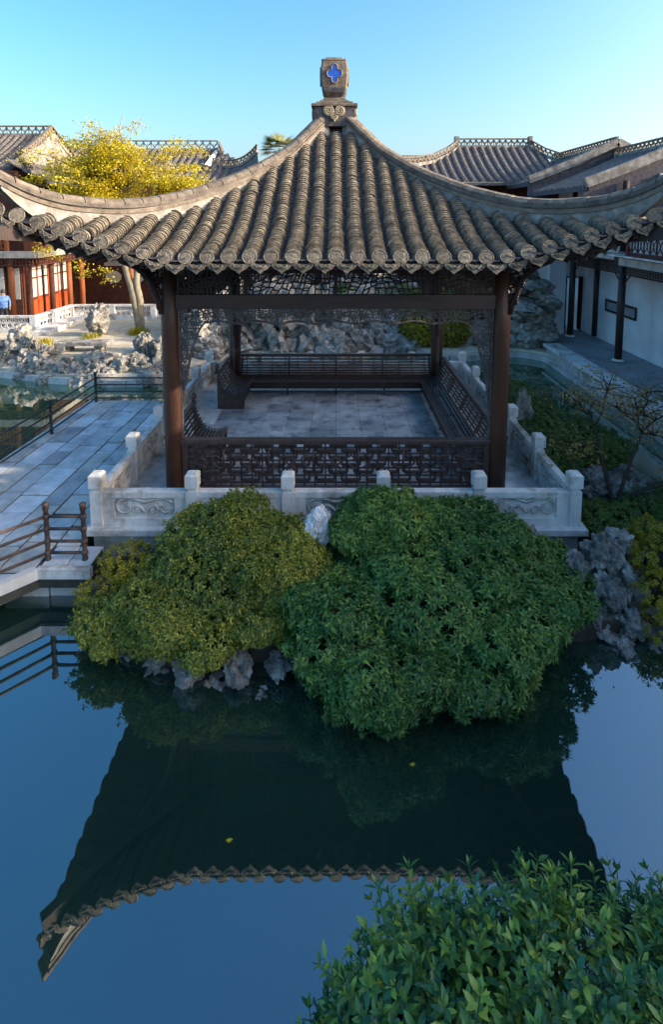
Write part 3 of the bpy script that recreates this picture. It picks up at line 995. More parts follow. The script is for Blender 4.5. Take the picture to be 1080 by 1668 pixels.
# front lattice rail
T = facexf(0)
fr = MB(T)
for s in (-1, 1): fr.bbox(s * 2.74 - 0.05, s * 2.74 + 0.05, HW - 0.05, HW + 0.06, 0.03, 0.99)
fr.bbox(-2.69, 2.69, HW - 0.03, HW + 0.05, 0.08, 0.16)
front = fr.build('front_rail', M['bench'], pav)
mb = MB(T); mb.cbox(-2.80, 2.80, HW - 0.07, HW + 0.10, 0.985, 1.06, 0.02); mb.build('top_rail', M['bench'], front)
mb = MB(T)
zr = [0.27, 0.42, 0.56, 0.70, 0.82, 0.92]
for r_, z in enumerate(zr):
    per = 0.46
    off = 0.0 if r_ % 2 == 0 else per / 2
    x = -2.69 - off
    while x < 2.69:
        a = max(x + 0.04, -2.69); b_ = min(x + per - 0.09, 2.69)
        if b_ > a: mb.bar((a, HW + 0.01, z), (b_, HW + 0.01, z), 0.055, 0.045, (0, 1, 0))
        for e in (a, b_):
            if abs(e) < 2.68 and r_ + 1 < len(zr): mb.bar((e, HW + 0.01, z), (e, HW + 0.01, zr[r_ + 1]), 0.042, 0.045, (0, 1, 0))
        x += per
for i in range(27): mb.bbox(-2.5 + i * 0.1925 - 0.014, -2.5 + i * 0.1925 + 0.014, HW - 0.022, HW + 0.010, 0.16, 0.98)
for z in (0.21, 0.345, 0.49, 0.63, 0.76, 0.87): mb.bbox(-2.69, 2.69, HW - 0.030, HW - 0.002, z - 0.013, z + 0.013)
mb.build('lattice_bars', M['bench'], front)
for i in range(7):
    xc = -2.46 + i * 0.82
    mb = MB(T)
    for dz in (0.49, 0.63):
        mb.tube([(xc + 0.075 * cos(a), HW + 0.03, dz + 0.065 * sin(a)) for a in np.linspace(0, 2 * pi, 15)], 0.018, 5)
    mb.disc((xc, HW + 0.015, 0.56), (0, 1, 0), 0.05, 0.04, 10)
    mb.build('rosette', M['bench'], front)
    xc += 0.41
    if xc < 2.5:
        mb = MB(T)
        for s in (-1, 1):
            mb.tube([(xc, HW + 0.03, 0.50), (xc + s * 0.10, HW + 0.03, 0.52), (xc + s * 0.2, HW + 0.03, 0.60), (xc + s * 0.21, HW + 0.03, 0.70), (xc + s * 0.13, HW + 0.03, 0.75),
                     (xc + s * 0.07, HW + 0.03, 0.70), (xc + s * 0.10, HW + 0.03, 0.64)], 0.022, 5)
        mb.tube([(xc, HW + 0.03, 0.44), (xc, HW + 0.03, 0.86)], 0.022, 5)
        mb.build('cloud_scroll', M['bench'], front)

# ------------------------------------------------------------------ platform
plat = empty('stone_platform', (0, PC.y, 0), 'square stone platform carrying the pavilion above the water', 'platform')
BX = 3.93
mb = MB(); mb.bbox(-4.0, 4.0, PC.y - 4.0, PC.y + 4.0, -1.3, -0.102); mb.build('base_wall', M['quay'], plat)
mb = MB(); mb.bbox(-3.0, 3.0, PC.y - 3.0, PC.y + 3.0, -0.10, -0.012); fl = mb.build('paved_floor', M['joint'], plat)
nt_ = 10
ts = 6.0 / nt_
mb = MB(); g = 0.004
mb.cbox(-ts / 2 + g, ts / 2 - g, -ts / 2 + g, ts / 2 - g, -0.05, 0.0, 0.003)
tile_me = mb.mesh('floor_tile', M['floor'])
for i in range(nt_):
    for j in range(nt_):
        link('floor_tile', tile_me, fl, (-3.0 + ts * (i + 0.5), PC.y - 3.0 + ts * (j + 0.5), rr.uniform(-0.003, 0.002)), (0, 0, rr.choice((0, pi / 2, pi))))
# border slabs
for k in range(4):
    T = facexf(k)
    x = -4.12
    L_ = [1.3, 1.5, 1.25, 1.6, 1.2, 1.39]
    for q, l in enumerate(L_):
        x0 = x + 0.004; x1 = x + l - 0.004
        if k in (1, 3):      # butt against the front and back runs
            x0 = max(x0, -3.0); x1 = min(x1, 3.0)
        mb = MB(T); mb.cbox(x0, x1, 3.004, 4.12, -0.10, 0.0 if k in (0, 2) else -0.003, 0.008)
        mb.build('border_slab', M['stone'], plat, recalc=True)
        x += l

# ------------------------------------------------------------------ stone balustrade
bal = empty('stone_balustrade', (0, PC.y, 0), 'low white stone balustrade with carved cloud panels round the pavilion', 'balustrade')
mb = MB()
mb.bbox(-0.095, 0.095, -0.095, 0.095, 0.0, 0.60)
mb.bbox(-0.075, 0.075, -0.075, 0.075, 0.60, 0.66)
mb.cbox(-0.105, 0.105, -0.105, 0.105, 0.66, 0.90, 0.035)
post_me = mb.mesh('post', M['stone'])
PL = 1.572 - 0.19
hl = PL / 2
mb = MB()
mb.cbox(-hl, hl, -0.07, 0.07, 0.49, 0.60, 0.015)
mb.bbox(-hl, hl, -0.06, 0.06, 0.0, 0.13)
for s in (-1, 1): mb.bbox(s * hl, s * (hl - 0.2), -0.06, 0.06, 0.13, 0.49)
mb.bbox(-hl + 0.2, hl - 0.2, -0.02, 0.02, 0.13, 0.49)
panel_me = mb.mesh('panel', M['stone'])
mb = MB()
half = [(0, 0.40), (0.08, 0.43), (0.2, 0.46), (0.34, 0.455), (0.44, 0.40), (0.465, 0.32), (0.42, 0.24), (0.33, 0.215), (0.26, 0.26), (0.255, 0.32), (0.30, 0.35)]
inner = [(0, 0.22), (0.06, 0.30), (0.14, 0.345), (0.20, 0.31), (0.20, 0.25), (0.13, 0.21), (0.08, 0.25)]
for fy_ in (-1, 1):
    for s in (-1, 1):
        for pth, r0 in ((half, 0.03), (inner, 0.026)):
            pp = smooth_poly([(s * x, fy_ * 0.03, z) for x, z in pth], 3)
            mb.tube(pp, [r0 * (1 - 0.35 * i / len(pp)) for i in range(len(pp))], 6)
        mb.disc((s * 0.37, fy_ * 0.015, 0.33), (0, fy_, 0), 0.07, 0.028, 10, sx=1.2)
        mb.disc((s * 0.13, fy_ * 0.015, 0.275), (0, fy_, 0), 0.045, 0.03, 10)
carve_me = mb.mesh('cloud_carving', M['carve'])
n5 = [-BX + 1.572 * i for i in range(6)]


def seg(k, i):
    a = (n5[i] + n5[i + 1]) / 2
    T = facexf(k); p = T(a, BX, 0); rz = (0, pi / 2, pi, -pi / 2)[k]
    o = link('panel', panel_me, bal, p, (0, 0, rz))
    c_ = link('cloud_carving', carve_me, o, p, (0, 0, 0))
    c_.matrix_parent_inverse = Matrix.Identity(4); c_.location = (0, 0, 0)


done = set()
for k in range(4):
    T = facexf(k)
    for i in range(6):
        p = T(n5[i], BX, 0); key = (round(p[0], 2), round(p[1], 2))
        if key in done: continue
        done.add(key)
        link('post', post_me, bal, p, (0, 0, 0), (1, 1, 1 + rr.uniform(-0.012, 0.012)))
    for i in range(5):
        if k == 3 and i == 2: continue     # entrance from the bridge (left side)
        seg(k, i)

# ------------------------------------------------------------------ bridge
bridge = empty('stone_bridge', (-5.5, 9.5, -0.2), 'zigzag stone slab bridge paved in staggered blue-grey flags', 'bridge')
DZ = -0.20


def clip(poly, f):
    out = []
    n = len(poly)
    for i in range(n):
        a = poly[i]; b = poly[(i + 1) % n]; fa, fb = f(a), f(b)
        if fa >= 0: out.append(a)
        if (fa >= 0) != (fb >= 0):
            t = fa / (fa - fb); out.append((a[0] + (b[0] - a[0]) * t, a[1] + (b[1] - a[1]) * t))
    return out


mb = MB()
deck = [(-4.12, 15.0), (-6.98, 15.0), (-7.22, 10.3), (-12.5, 5.02), (-9.2, 2.8), (-4.5, 7.62), (-3.74, 7.62), (-3.74, 8.1), (-4.12, 8.1)]
mb.prism(deck, DZ - 0.34, DZ - 0.02)
mb.build('deck', M['joint'], bridge)
rb = random.Random(11)
edges = [-4.125, -4.5, -4.97, -5.33, -5.85, -6.21, -6.70, -7.10, -7.52, -7.96, -8.4, -8.84, -9.3]
for r_ in range(len(edges) - 1):
    xr, xl = edges[r_], edges[r_ + 1]
    y = 15.0
    first = True
    while y > 2.6:
        l = rb.uniform(0.6, 1.3) if not first else rb.uniform(0.4, 1.2)
        first = False
        g = 0.015
        h_ = 0.02
        poly = [(xl + g, y - l + h_ + rb.uniform(-0.008, 0.008)), (xr - g, y - l + h_), (xr - g, y - h_), (xl + g, y - h_ + rb.uniform(-0.008, 0.008))]
        # flags drift slightly with the line of the far rail
        poly = [(px - 0.055 * (15 - py) * max(0, min(1, (-4.2 - px) / 2.8)) * 0.9, py) for px, py in poly]
        if xr <= -4.49: poly = clip(poly, lambda p: p[1] - (p[0] + 12.14))
        else: poly = clip(poly, lambda p: p[1] - 8.16)
        poly = clip(poly, lambda p: (p[0] + 17.5) - p[1]) if xr < -7 else clip(poly, lambda p: p[0] + 6.99 + 0.051 * (15 - p[1]))
        if len(poly) >= 3:
            pa = abs(sum(poly[i][0] * poly[(i + 1) % len(poly)][1] - poly[(i + 1) % len(poly)][0] * poly[i][1] for i in range(len(poly)))) / 2
            if pa > 0.03:
                mb = MB(); z_ = DZ + rb.uniform(-0.012, 0.010)
                mb.prism(poly, DZ - 0.08, z_)
                mb.build('paving_stone', M['paving'] if rb.random() < 0.68 else M['pavetan'], bridge)
        y -= l
for x0, x1 in ((-4.49, -4.11), (-4.10, -3.74)):
    mb = MB(); mb.cbox(x0, x1 - 0.006, 7.66, 8.14, DZ - 0.09, DZ - 0.002, 0.012); mb.build('paving_stone', M['paving'], bridge)
# edge beams and water wall
mb = MB(); mb.cbox(-4.52, -3.70, 7.56, 7.655, DZ - 0.16, DZ + 0.004, 0.012); mb.build('edge_beam', M['stone'], bridge)
mb = MB(); mb.bar((-4.53, 7.60, DZ - 0.08), (-9.2, 2.85, DZ - 0.08), 0.12, 0.17); mb.build('edge_beam', M['stone'], bridge)
mb = MB(); mb.bar((-7.02, 15.0, DZ - 0.07), (-7.27, 10.3, DZ - 0.07), 0.10, 0.17); mb.build('edge_beam', M['stone'], bridge)
for y0, x0, x1 in ((7.70, -5.1, -4.42), (7.72, -4.40, -3.78)):
    mb = MB(); mb.bbox(x0, x1, y0, y0 + 0.5, -1.3, DZ - 0.18); mb.build('abutment_stone', M['quay'], bridge)
for px, py in ((-6.0, 12.5), (-8.2, 6.6)):
    mb = MB(); mb.bbox(px - 0.9, px + 0.9, py - 0.3, py + 0.3, -1.3, DZ - 0.34); mb.build('pier', M['quay'], bridge)


def railing(name, pts, zs, top, base, mat, label, rp, rr_, posts=None):
    o = empty(name, (pts[0][0], pts[0][1], base), label, 'railing', 'metal railings on the bridge')
    for i, (a, b) in enumerate(zip(pts, pts[1:])):
        for z in zs:
            mb = MB(); mb.tube([(a[0], a[1], z), (b[0], b[1], z)], rr_, 8); mb.build('rail', mat, o)
    for x, y in (posts or pts):
        mb = MB()
        mb.lathe([(rp * 1.25, base), (rp * 1.25, base + 0.04), (rp, base + 0.05), (rp, top - 0.10), (rp * 1.35, top - 0.09), (rp * 1.15, top - 0.03), (rp * 1.5, top - 0.02), (rp * 1.45, top)], (x, y, 0), 10)
        for z in zs: mb.lathe([(rp * 1.02, z - 0.04), (rp * 1.35, z - 0.03), (rp * 1.35, z + 0.03), (rp * 1.02, z + 0.04)], (x, y, 0), 10)
        mb.build('post', mat, o)
    return o


railing('bridge_railing', [(-3.88, 7.80), (-4.45, 7.80), (-5.75, 6.5), (-7.2, 5.05), (-9.0, 3.25)], (0.50, 0.30, 0.10, -0.09), 0.71, DZ, M['rust'],
        'rusty four-bar pipe railing along the near edge of the bridge', 0.036, 0.024)
railing('bridge_railing', [(-4.25, 14.9), (-6.86, 14.9), (-6.93, 12.6), (-7.13, 10.3), (-8.9, 8.5), (-11.5, 5.9)], (0.50, 0.30, 0.10, -0.09), 0.66, DZ, M['iron'],
        'dark four-bar pipe railing along the far edge of the bridge', 0.036, 0.021, [(-6.86, 14.9), (-6.93, 12.6), (-7.13, 10.3), (-8.9, 8.5), (-11.5, 5.9)])


# ------------------------------------------------------------------ rocks
def rock_mesh(seed, sub, mat, amp=0.34, holes=0.25, strata=0.0, crack=0.10):
    bm = bmesh.new()
    bmesh.ops.create_icosphere(bm, subdivisions=sub, radius=1)
    off = Vector((seed * 7.13, seed * 3.7, seed * 1.9))
    for v in bm.verts:
        p = v.co.copy()
        d = amp * noise.noise(p * 1.2 + off) + amp * 0.6 * noise.noise(p * 2.6 + off * 2) + amp * 0.40 * noise.noise(p * 5.5 + off) + amp * 0.12 * noise.noise(p * 11 + off)
        h = noise.noise(p * 1.9 - off)
        d -= holes * max(0, h - 0.12) * 2.0
        d += amp * 0.5 * (0.25 - abs(noise.noise(p * 2.1 + off * 3)))
        d -= crack * max(0.0, 1 - abs(noise.noise(p * 2.3 + off * 1.7)) * 9)
        d -= crack * 0.6 * max(0.0, 1 - abs(noise.noise(p * 4.9 - off)) * 6)
        if strata: d += strata * sin(p.z * 9 + 3 * noise.noise(p * 1.5 + off))
        v.co = p * (1 + d)
    me = bpy.data.meshes.new('rock')
    bm.to_mesh(me); bm.free()
    me.materials.append(mat)
    me.polygons.foreach_set('use_smooth', [False] * len(me.polygons))
    return me


ROCK = [rock_mesh(i + 1, 3, M['rock'], 0.42, 0.5) for i in range(9)]
ROCKD = [rock_mesh(i + 31, 5, M['rockdark'], 0.36, 0.55, 0.0, 0.09) for i in range(7)]
ROCKH = [rock_mesh(i + 51, 4, M['rock'], 0.45, 0.75) for i in range(4)]
ROCKF = [rock_mesh(i + 71, 3, M['rock'], 0.38, 0.35, 0.06) for i in range(5)]
rk = random.Random(23)


def rockery(name, loc, label, items, cat='rockery'):
    o = empty(name, loc, label, cat)
    for me, p, s in items:
        link('rock', me, o, p, (rk.uniform(-0.4, 0.4), rk.uniform(-0.4, 0.4), rk.uniform(0, 6.28)), s)
    return o


def sc(a, zf=1.0):
    return (a * rk.uniform(0.8, 1.25), a * rk.uniform(0.8, 1.25), a * zf * rk.uniform(0.75, 1.2))


# long rockery on the far bank behind the pavilion
items = []
for i in range(190):
    x = rk.uniform(-6.6, 3.6); y0 = float(np.interp(x, [p[0] for p in sh], [p[1] for p in sh])) if x > -5 else 20.2
    t = rk.random() ** 0.8
    if i > 110: t *= 0.35
    y = y0 + 0.02 + t * 4.4
    z = -0.62 + t * 2.3 + rk.uniform(-0.1, 0.25)
    a = rk.uniform(0.30, 0.68) * (0.75 + 0.6 * t)
    items.append((rk.choice(ROCK), (x, y, z), sc(a, rk.choice((0.8, 1.2, 1.5)))))
for x, y, z, a in ((-5.3, 21.6, 0.35, 0.8), (-4.2, 22.2, 0.5, 0.9), (-3.0, 22.4, 0.8, 0.9), (-1.4, 22.6, 0.9, 1.1), (0.2, 22.8, 0.7, 0.9), (2.3, 24.4, 0.5, 0.9)):
    items.append((rk.choice(ROCKH), (x, y, z), (a, a * 0.9, a * 1.3)))
rockery('rockery', (-1.5, 23, -0.4), 'long pile of pale lake rocks on the far bank behind the pavilion', items)
# rocks of the courtyard shore
items = []
for i in range(95):
    x = rk.uniform(-15.5, -5.6)
    y0 = float(np.interp(x, [p[0] for p in sh], [p[1] for p in sh]))
    t = rk.random()
    items.append((rk.choice(ROCK), (x, y0 - 0.08 + t * 1.5, -0.64 + t * 0.6), sc(rk.uniform(0.18, 0.40), rk.choice((0.8, 1.1)))))
for x, y, z, a in ((-12.3, 20.4, 0.3, 0.55), (-11.7, 20.2, 0.05, 0.45), (-7.3, 20.0, 0.1, 0.48), (-6.6, 19.9, 0.05, 0.5), (-13.4, 20.3, 0.1, 0.5), (-10.9, 19.6, -0.1, 0.4)):
    items.append((rk.choice(ROCKH), (x, y, z), (a * 0.8, a * 0.8, a * 1.15)))
rockery('shore_rockery', (-10, 19.5, -0.5), 'jumble of sunlit pale rocks edging the courtyard shore', items)
# tall pinnacle beside the corridor
items = []
for i in range(46):
    t = i / 45
    z = -0.45 + 5.2 * t
    w = 0.75 if t < 0.35 else (0.8 if t < 0.55 else 0.42)
    cx_ = 8.05 + 0.25 * sin(t * 7) + (0.3 if 0.35 < t < 0.5 else 0)
    a = rk.uniform(0.3, 0.5)
    items.append((rk.choice(ROCKF), (cx_ + rk.uniform(-w, w) * 0.75, 22.5 + rk.uniform(-0.45, 0.5), z), (a * 1.4, a * 1.1, a * rk.uniform(0.5, 0.9))))
items.append((ROCKF[1], (8.9, 22.1, 1.45), (0.95, 0.5, 0.3)))
items.append((ROCKF[2], (7.5, 22.0, 1.4), (0.9, 0.5, 0.25)))
for x in (6.2, 6.7, 7.2, 7.6, 8.2, 8.6): items.append((rk.choice(ROCKF), (x, 22.2 + rk.uniform(-0.2, 0.3), -0.2), sc(0.36, 0.8)))
rockery('rock_pinnacle', (8.2, 22.5, -0.4), 'tall stacked rock pinnacle beside the white corridor wall', items)
# island in front of the platform
isl = MB()
isl.prism(smooth_poly([(-3.6, 8.5), (-3.75, 7.6), (-3.1, 6.75), (-2.0, 6.35), (-0.8, 6.5), (0.4, 6.2), (1.8, 6.5), (3.2, 6.8), (4.6, 7.0), (5.6, 7.4), (6.3, 9.0), (6.45, 11.5), (6.2, 14.0), (5.2, 15.4), (3.7, 15.6), (3.7, 8.5), (-3.6, 8.5)], 3)[:-1], -1.6, -0.52)
tag(isl.build('island_soil', M['soil']), 'dark soil of the planted islet', 'ground', kind='structure')
items = []
for x, y, z, a in ((-2.75, 6.55, -0.62, 0.24), (-2.32, 6.35, -0.58, 0.27), (-1.85, 6.15, -0.5, 0.36), (-1.25, 6.15, -0.5, 0.31), (-0.72, 6.2, -0.48, 0.25),
                   (-0.35, 6.35, -0.55, 0.26), (-1.5, 6.0, -0.78, 0.42), (-0.9, 5.98, -0.80, 0.36), (-2.2, 6.15, -0.80, 0.32), (-3.35, 7.05, -0.45, 0.33), (-3.55, 7.45, -0.5, 0.36), (-3.15, 6.8, -0.62, 0.25),
                   (-2.55, 8.05, -0.12, 0.32), (0.35, 6.2, -0.62, 0.3), (1.2, 6.4, -0.6, 0.35), (2.2, 6.6, -0.6, 0.35), (-0.1, 7.0, -0.25, 0.35), (-0.75, 6.75, -0.3, 0.3)):
    items.append((rk.choice(ROCKD), (x, y + 0.08, z - 0.10), sc(a * 0.66, 0.75)))
rockery('islet_rocks', (-1.8, 6.5, -0.7), 'grey wet rocks at the waterline below the olive shrub', items)
items = []
for x, y, z, s in ((4.22, 7.62, -0.02, (0.34, 0.33, 0.38)), (4.52, 7.72, 0.16, (0.26, 0.26, 0.2)), (3.72, 7.45, -0.10, (0.27, 0.28, 0.28)), (4.1, 7.3, -0.38, (0.38, 0.34, 0.36)), (4.52, 7.35, -0.42, (0.32, 0.3, 0.42)),
                   (3.85, 7.05, -0.55, (0.30, 0.28, 0.24)), (4.35, 6.98, -0.62, (0.30, 0.26, 0.24)), (4.75, 7.05, -0.66, (0.28, 0.26, 0.2)), (4.1, 6.75, -0.74, (0.32, 0.22, 0.14)), (4.65, 6.78, -0.76, (0.3, 0.22, 0.13)),
                   (4.85, 8.0, -0.3, (0.3, 0.3, 0.3)), (3.3, 7.9, 0.0, (0.26, 0.24, 0.26)), (3.5, 7.2, -0.55, (0.3, 0.3, 0.25))):
    items.append((rk.choice(ROCKD), (x - 0.2, y, z - 0.03), (s[0] * 0.78, s[1] * 0.8, s[2] * 0.92)))
rockery('corner_rocks', (4.2, 7.3, -0.7), 'dark blue-grey rocks heaped at the front right corner of the platform', items)
items = [(ROCKD[0], (5.15, 9.95, -0.12), (0.42, 0.38, 0.34)), (ROCKD[3], (5.75, 9.9, -0.15), (0.42, 0.36, 0.34)), (ROCKD[2], (4.6, 10.4, -0.2), (0.4, 0.4, 0.34))]
rockery('planting_rocks', (5.2, 10, -0.5), 'dark rocks half hidden at the foot of the bare tree', items)
o = link('boulder', rock_mesh(91, 5, M['paleboulder'], 0.24, 0.2), None, (-0.27, 7.58, 0.45), (0.1, 0.2, 0.6), (0.225, 0.2, 0.33))
tag(o, 'pale white boulder poking out between the two front shrubs', 'boulder')
o = link('boulder', ROCKH[2], None, (4.35, 12.0, 0.42), (0.1, 0.2, 1.6), (0.22, 0.22, 0.62))
tag(o, 'grey upright stone outside the right balustrade behind the front column', 'boulder')
o = link('standing_stone', ROCKH[1], None, (-10.25, 22.7, 0.62), (0, 0, 0.4), (0.46, 0.42, 0.75))
tag(o, 'single weathered grey stone standing alone in the courtyard', 'stone')
# stone slab bench on the courtyard shore
sb = empty('stone_bench', (-9.4, 20.0, 0), 'low pale stone slab bench among the courtyard shore rocks', 'bench')
mb = MB(); mb.cbox(-10.6, -8.6, 19.75, 20.35, 0.22, 0.36, 0.03); mb.build('seat_slab', M['rock'], sb)
for x in (-10.2, -9.0):
    mb = MB(); mb.bbox(x - 0.14, x + 0.14, 19.85, 20.25, -0.45, 0.22); mb.build('leg', M['rock'], sb)

# ------------------------------------------------------------------ leaf templates
def leaf(l=1.0, w=0.28, fold=0.10, droop=0.15):
    v = [(0, 0, 0), (-w, 0.38 * l, fold * 0.7), (w, 0.38 * l, fold * 0.7), (0, 0.40 * l, 0), (-w * 0.72, 0.72 * l, fold * 0.5 - droop * 0.4), (w * 0.72, 0.72 * l, fold * 0.5 - droop * 0.4), (0, 0.72 * l, -droop * 0.4), (0, l, -droop)]
    f = [(0, 2, 3), (0, 3, 1), (1, 3, 6), (1, 6, 4), (3, 2, 5), (3, 5, 6), (4, 6, 7), (6, 5, 7)]
    return np.array(v, float), np.array(f)


def leaf4(l=1.0, w=0.28, fold=0.10, droop=0.15):
    v = [(0, 0, 0), (-w, 0.45 * l, fold), (w, 0.45 * l, fold), (0, 0.48 * l, 0), (0, l, -droop)]
    return np.array(v, float), np.array([(0, 2, 3), (0, 3, 1), (1, 3, 4), (3, 2, 4)])


def rot(axis, a):
    return np.array(Matrix.Rotation(a, 3, Vector(axis)))


def rosette(n, seed, l=0.5, w=0.13, rings=2, base=leaf4):
    rg = random.Random(seed)
    V = []; F = []
    tv, tf = base(1.0, w / l, 0.07, 0.22)
    for r_ in range(rings):
        m = n // rings
        for i in range(m):
            az = 2 * pi * (i + 0.5 * r_) / m + rg.uniform(-0.25, 0.25)
            el = radians(8 + 58 * r_ / max(1, rings - 1) + rg.uniform(-14, 14))
            A = rot((0, 0, 1), az) @ rot((1, 0, 0), el)
            s = l * rg.uniform(0.8, 1.15) * (1 - 0.22 * r_)
            F.append(tf + sum(len(q) for q in V))
            V.append((tv * s) @ A.T + np.array([0, 0, 0.02 + 0.05 * r_]))
    return np.concatenate(V), np.concatenate(F)


def blob_points(blobs, n, rng, lo=0.84, hi=1.04, zmin=None, keep=0.86, bumpy=0.12):
    """points near the surface of a union of ellipsoids, with outward normals and an uneven outline"""
    B = np.array(blobs, float)
    vol = (B[:, 3] * B[:, 4] + B[:, 4] * B[:, 5] + B[:, 3] * B[:, 5])
    pr_ = vol / vol.sum()
    P = []; Nn = []
    got = 0
    while got < n:
        k = rng.choice(len(B), size=n, p=pr_)
        d = rng.normal(size=(n, 3)); d /= np.linalg.norm(d, axis=1, keepdims=True)
        rad = rng.uniform(lo, hi, size=n)
        lump = np.array([noise.noise(Vector(q) * 2.6 + Vector((kk * 5.1, 0, 0))) for q, kk in zip(d, k)])
        rad = rad + bumpy * lump
        p = B[k, :3] + d * B[k, 3:6] * rad[:, None]
        nn_ = d / B[k, 3:6]; nn_ /= np.linalg.norm(nn_, axis=1, keepdims=True)
        q = (p[:, None, :] - B[None, :, :3]) / B[None, :, 3:6]
        dist = np.linalg.norm(q, axis=2)
        dist[np.arange(n), k] = 9
        ok = dist.min(axis=1) > keep
        if zmin is not None: ok &= p[:, 2] > zmin
        P.append(p[ok]); Nn.append(nn_[ok]); got += ok.sum()
    return np.concatenate(P)[:n], np.concatenate(Nn)[:n]


def lumpy(blobs, per, seed, rmin=0.22, rmax=0.42, shrink=0.84):
    rg = random.Random(seed)
    out = [(b[0], b[1], b[2], b[3] * shrink, b[4] * shrink, b[5] * shrink) for b in blobs]
    for b in blobs:
        for i in range(per):
            d = Vector((rg.gauss(0, 1), rg.gauss(0, 1), abs(rg.gauss(0, 1)) - 0.35)).normalized()
            k = rg.uniform(0.62, 0.92); r_ = rg.uniform(rmin, rmax)
            out.append((b[0] + d.x * b[3] * k, b[1] + d.y * b[4] * k, b[2] + d.z * b[5] * k, r_ * 1.15, r_, r_ * rg.uniform(0.55, 0.8)))
    return out


def shrub(name, label, blobs, mat, n, size, tmpl, seed, root, zmin=None, up=0.5, inner=0.25, group=None, stems=9, bumpy=0.12, cat='shrub', twig=0.02):
    rng = np.random.default_rng(seed)
    o = empty(name, root, label, cat, group)
    P, Nn = blob_points(blobs, n, rng, zmin=zmin, bumpy=bumpy)
    P2, N2 = blob_points(blobs, int(n * inner), rng, lo=0.55, hi=0.84, zmin=zmin, keep=0.6, bumpy=bumpy)
    P3, N3 = blob_points(blobs, int(n * 0.05), rng, lo=1.06, hi=1.2, zmin=zmin, bumpy=bumpy)
    P = np.concatenate([P, P2, P3]); Nn = np.concatenate([Nn, N2, N3])
    nn_ = Nn + np.array([0, 0, up]) + rng.normal(scale=0.28, size=Nn.shape)
    sz = size * rng.uniform(0.72, 1.25, len(P))
    Mx = frames(len(P), P, nn_, sz, rng.uniform(0, 6.28, len(P)), rng)
    parts = []
    ns = len(tmpl)
    for i, (tv, tf) in enumerate(tmpl):
        parts.append((tv, tf, Mx[i::ns]))
    # one foliage part
    V = []; F = []; c0 = 0
    for tv, tf, mm in parts:
        PP = (np.einsum('nij,vj->nvi', mm[:, :, :3], tv) + mm[:, None, :, 3]).reshape(-1, 3)
        FF = (tf[None] + (np.arange(len(mm)) * len(tv))[:, None, None]).reshape(-1, 3) + c0
        V.append(PP); F.append(FF); c0 += len(PP)
    eye = np.zeros((1, 3, 4)); eye[0, :, :3] = np.eye(3)
    cloud('foliage', np.concatenate(V), np.concatenate(F), eye, mat, o)
    rg = random.Random(seed)
    mb = MB()
    B = blobs
    for i in range(stems):
        b = B[i % len(B)]
        tip = Vector((b[0] + rg.uniform(-0.6, 0.6) * b[3], b[1] + rg.uniform(-0.6, 0.6) * b[4], b[2] + rg.uniform(0.0, 0.7) * b[5]))
        r0 = Vector(root) + Vector((rg.uniform(-0.3, 0.3), rg.uniform(-0.2, 0.2), -0.05))
        mid = (r0 + tip) / 2 + Vector((rg.uniform(-0.2, 0.2), rg.uniform(-0.2, 0.2), 0.1))
        mb.tube([r0, mid, tip], [twig * 1.5, twig, twig * 0.5], 5)
        for q in range(5):
            e = tip + Vector((rg.uniform(-0.4, 0.4) * b[3], rg.uniform(-0.4, 0.4) * b[4], rg.uniform(-0.1, 0.4) * b[5]))
            mb.tube([mid.lerp(tip, rg.uniform(0.3, 1)), e], [twig * 0.6, twig * 0.25], 4)
    mb.build('stems', M['twig'], o)
    return o


ros = [rosette(15, s, 0.5, 0.085, 3) for s in (1, 2, 3, 4)]
rosf = [rosette(12, s, 0.5, 0.095) for s in (5, 6, 7)]
sprigt = [rosette(8, s, 0.5, 0.2) for s in (8, 9)]

shrub('shrub', 'large dark green shrub with whorled leaves hanging over the water in front of the pavilion',
      lumpy([(1.35, 6.85, -0.12, 1.75, 1.15, 0.80), (0.48, 5.9, -0.42, 0.80, 0.75, 0.45), (2.3, 6.95, -0.20, 1.15, 0.9, 0.70), (0.70, 7.45, 0.40, 0.55, 0.42, 0.52), (0.72, 7.6, 0.58, 0.36, 0.3, 0.34), (1.9, 7.7, 0.30, 0.5, 0.3, 0.36), (1.35, 7.55, 0.28, 0.9, 0.45, 0.48),
       (2.25, 7.55, 0.05, 1.1, 0.5, 0.5), (2.85, 7.1, -0.32, 0.7, 0.7, 0.5), (0.05, 6.8, -0.22, 0.75, 0.8, 0.55), (1.3, 6.2, -0.5, 0.85, 0.55, 0.35), (2.35, 6.6, -0.48, 0.7, 0.5, 0.3)], 9, 3, 0.16, 0.42, 0.78),
      M['leaf_green'], 6600, 0.20, ros, 1, (1.4, 7.2, -0.55), zmin=-0.70, up=0.45, stems=14, bumpy=0.24)
shrub('shrub', 'olive and yellow-green shrub spilling over rocks at the left front of the platform',
      lumpy([(-1.75, 7.1, -0.02, 1.15, 0.85, 0.66), (-0.85, 7.15, -0.02, 0.8, 0.7, 0.55), (-2.3, 6.95, -0.22, 0.8, 0.7, 0.42), (-2.72, 6.7, -0.42, 0.5, 0.45, 0.26), (-1.7, 6.6, -0.28, 0.9, 0.5, 0.34),
       (-1.55, 7.55, 0.36, 0.75, 0.4, 0.42), (-2.05, 7.7, 0.25, 0.45, 0.3, 0.34), (-0.95, 7.5, 0.2, 0.45, 0.4, 0.42), (-0.4, 6.75, -0.25, 0.6, 0.6, 0.4)], 8, 4, 0.14, 0.36, 0.78),
      M['leaf_olive'], 7000, 0.135, rosf, 2, (-1.6, 7.2, -0.55), zmin=-0.6, up=0.5, stems=12, bumpy=0.26)
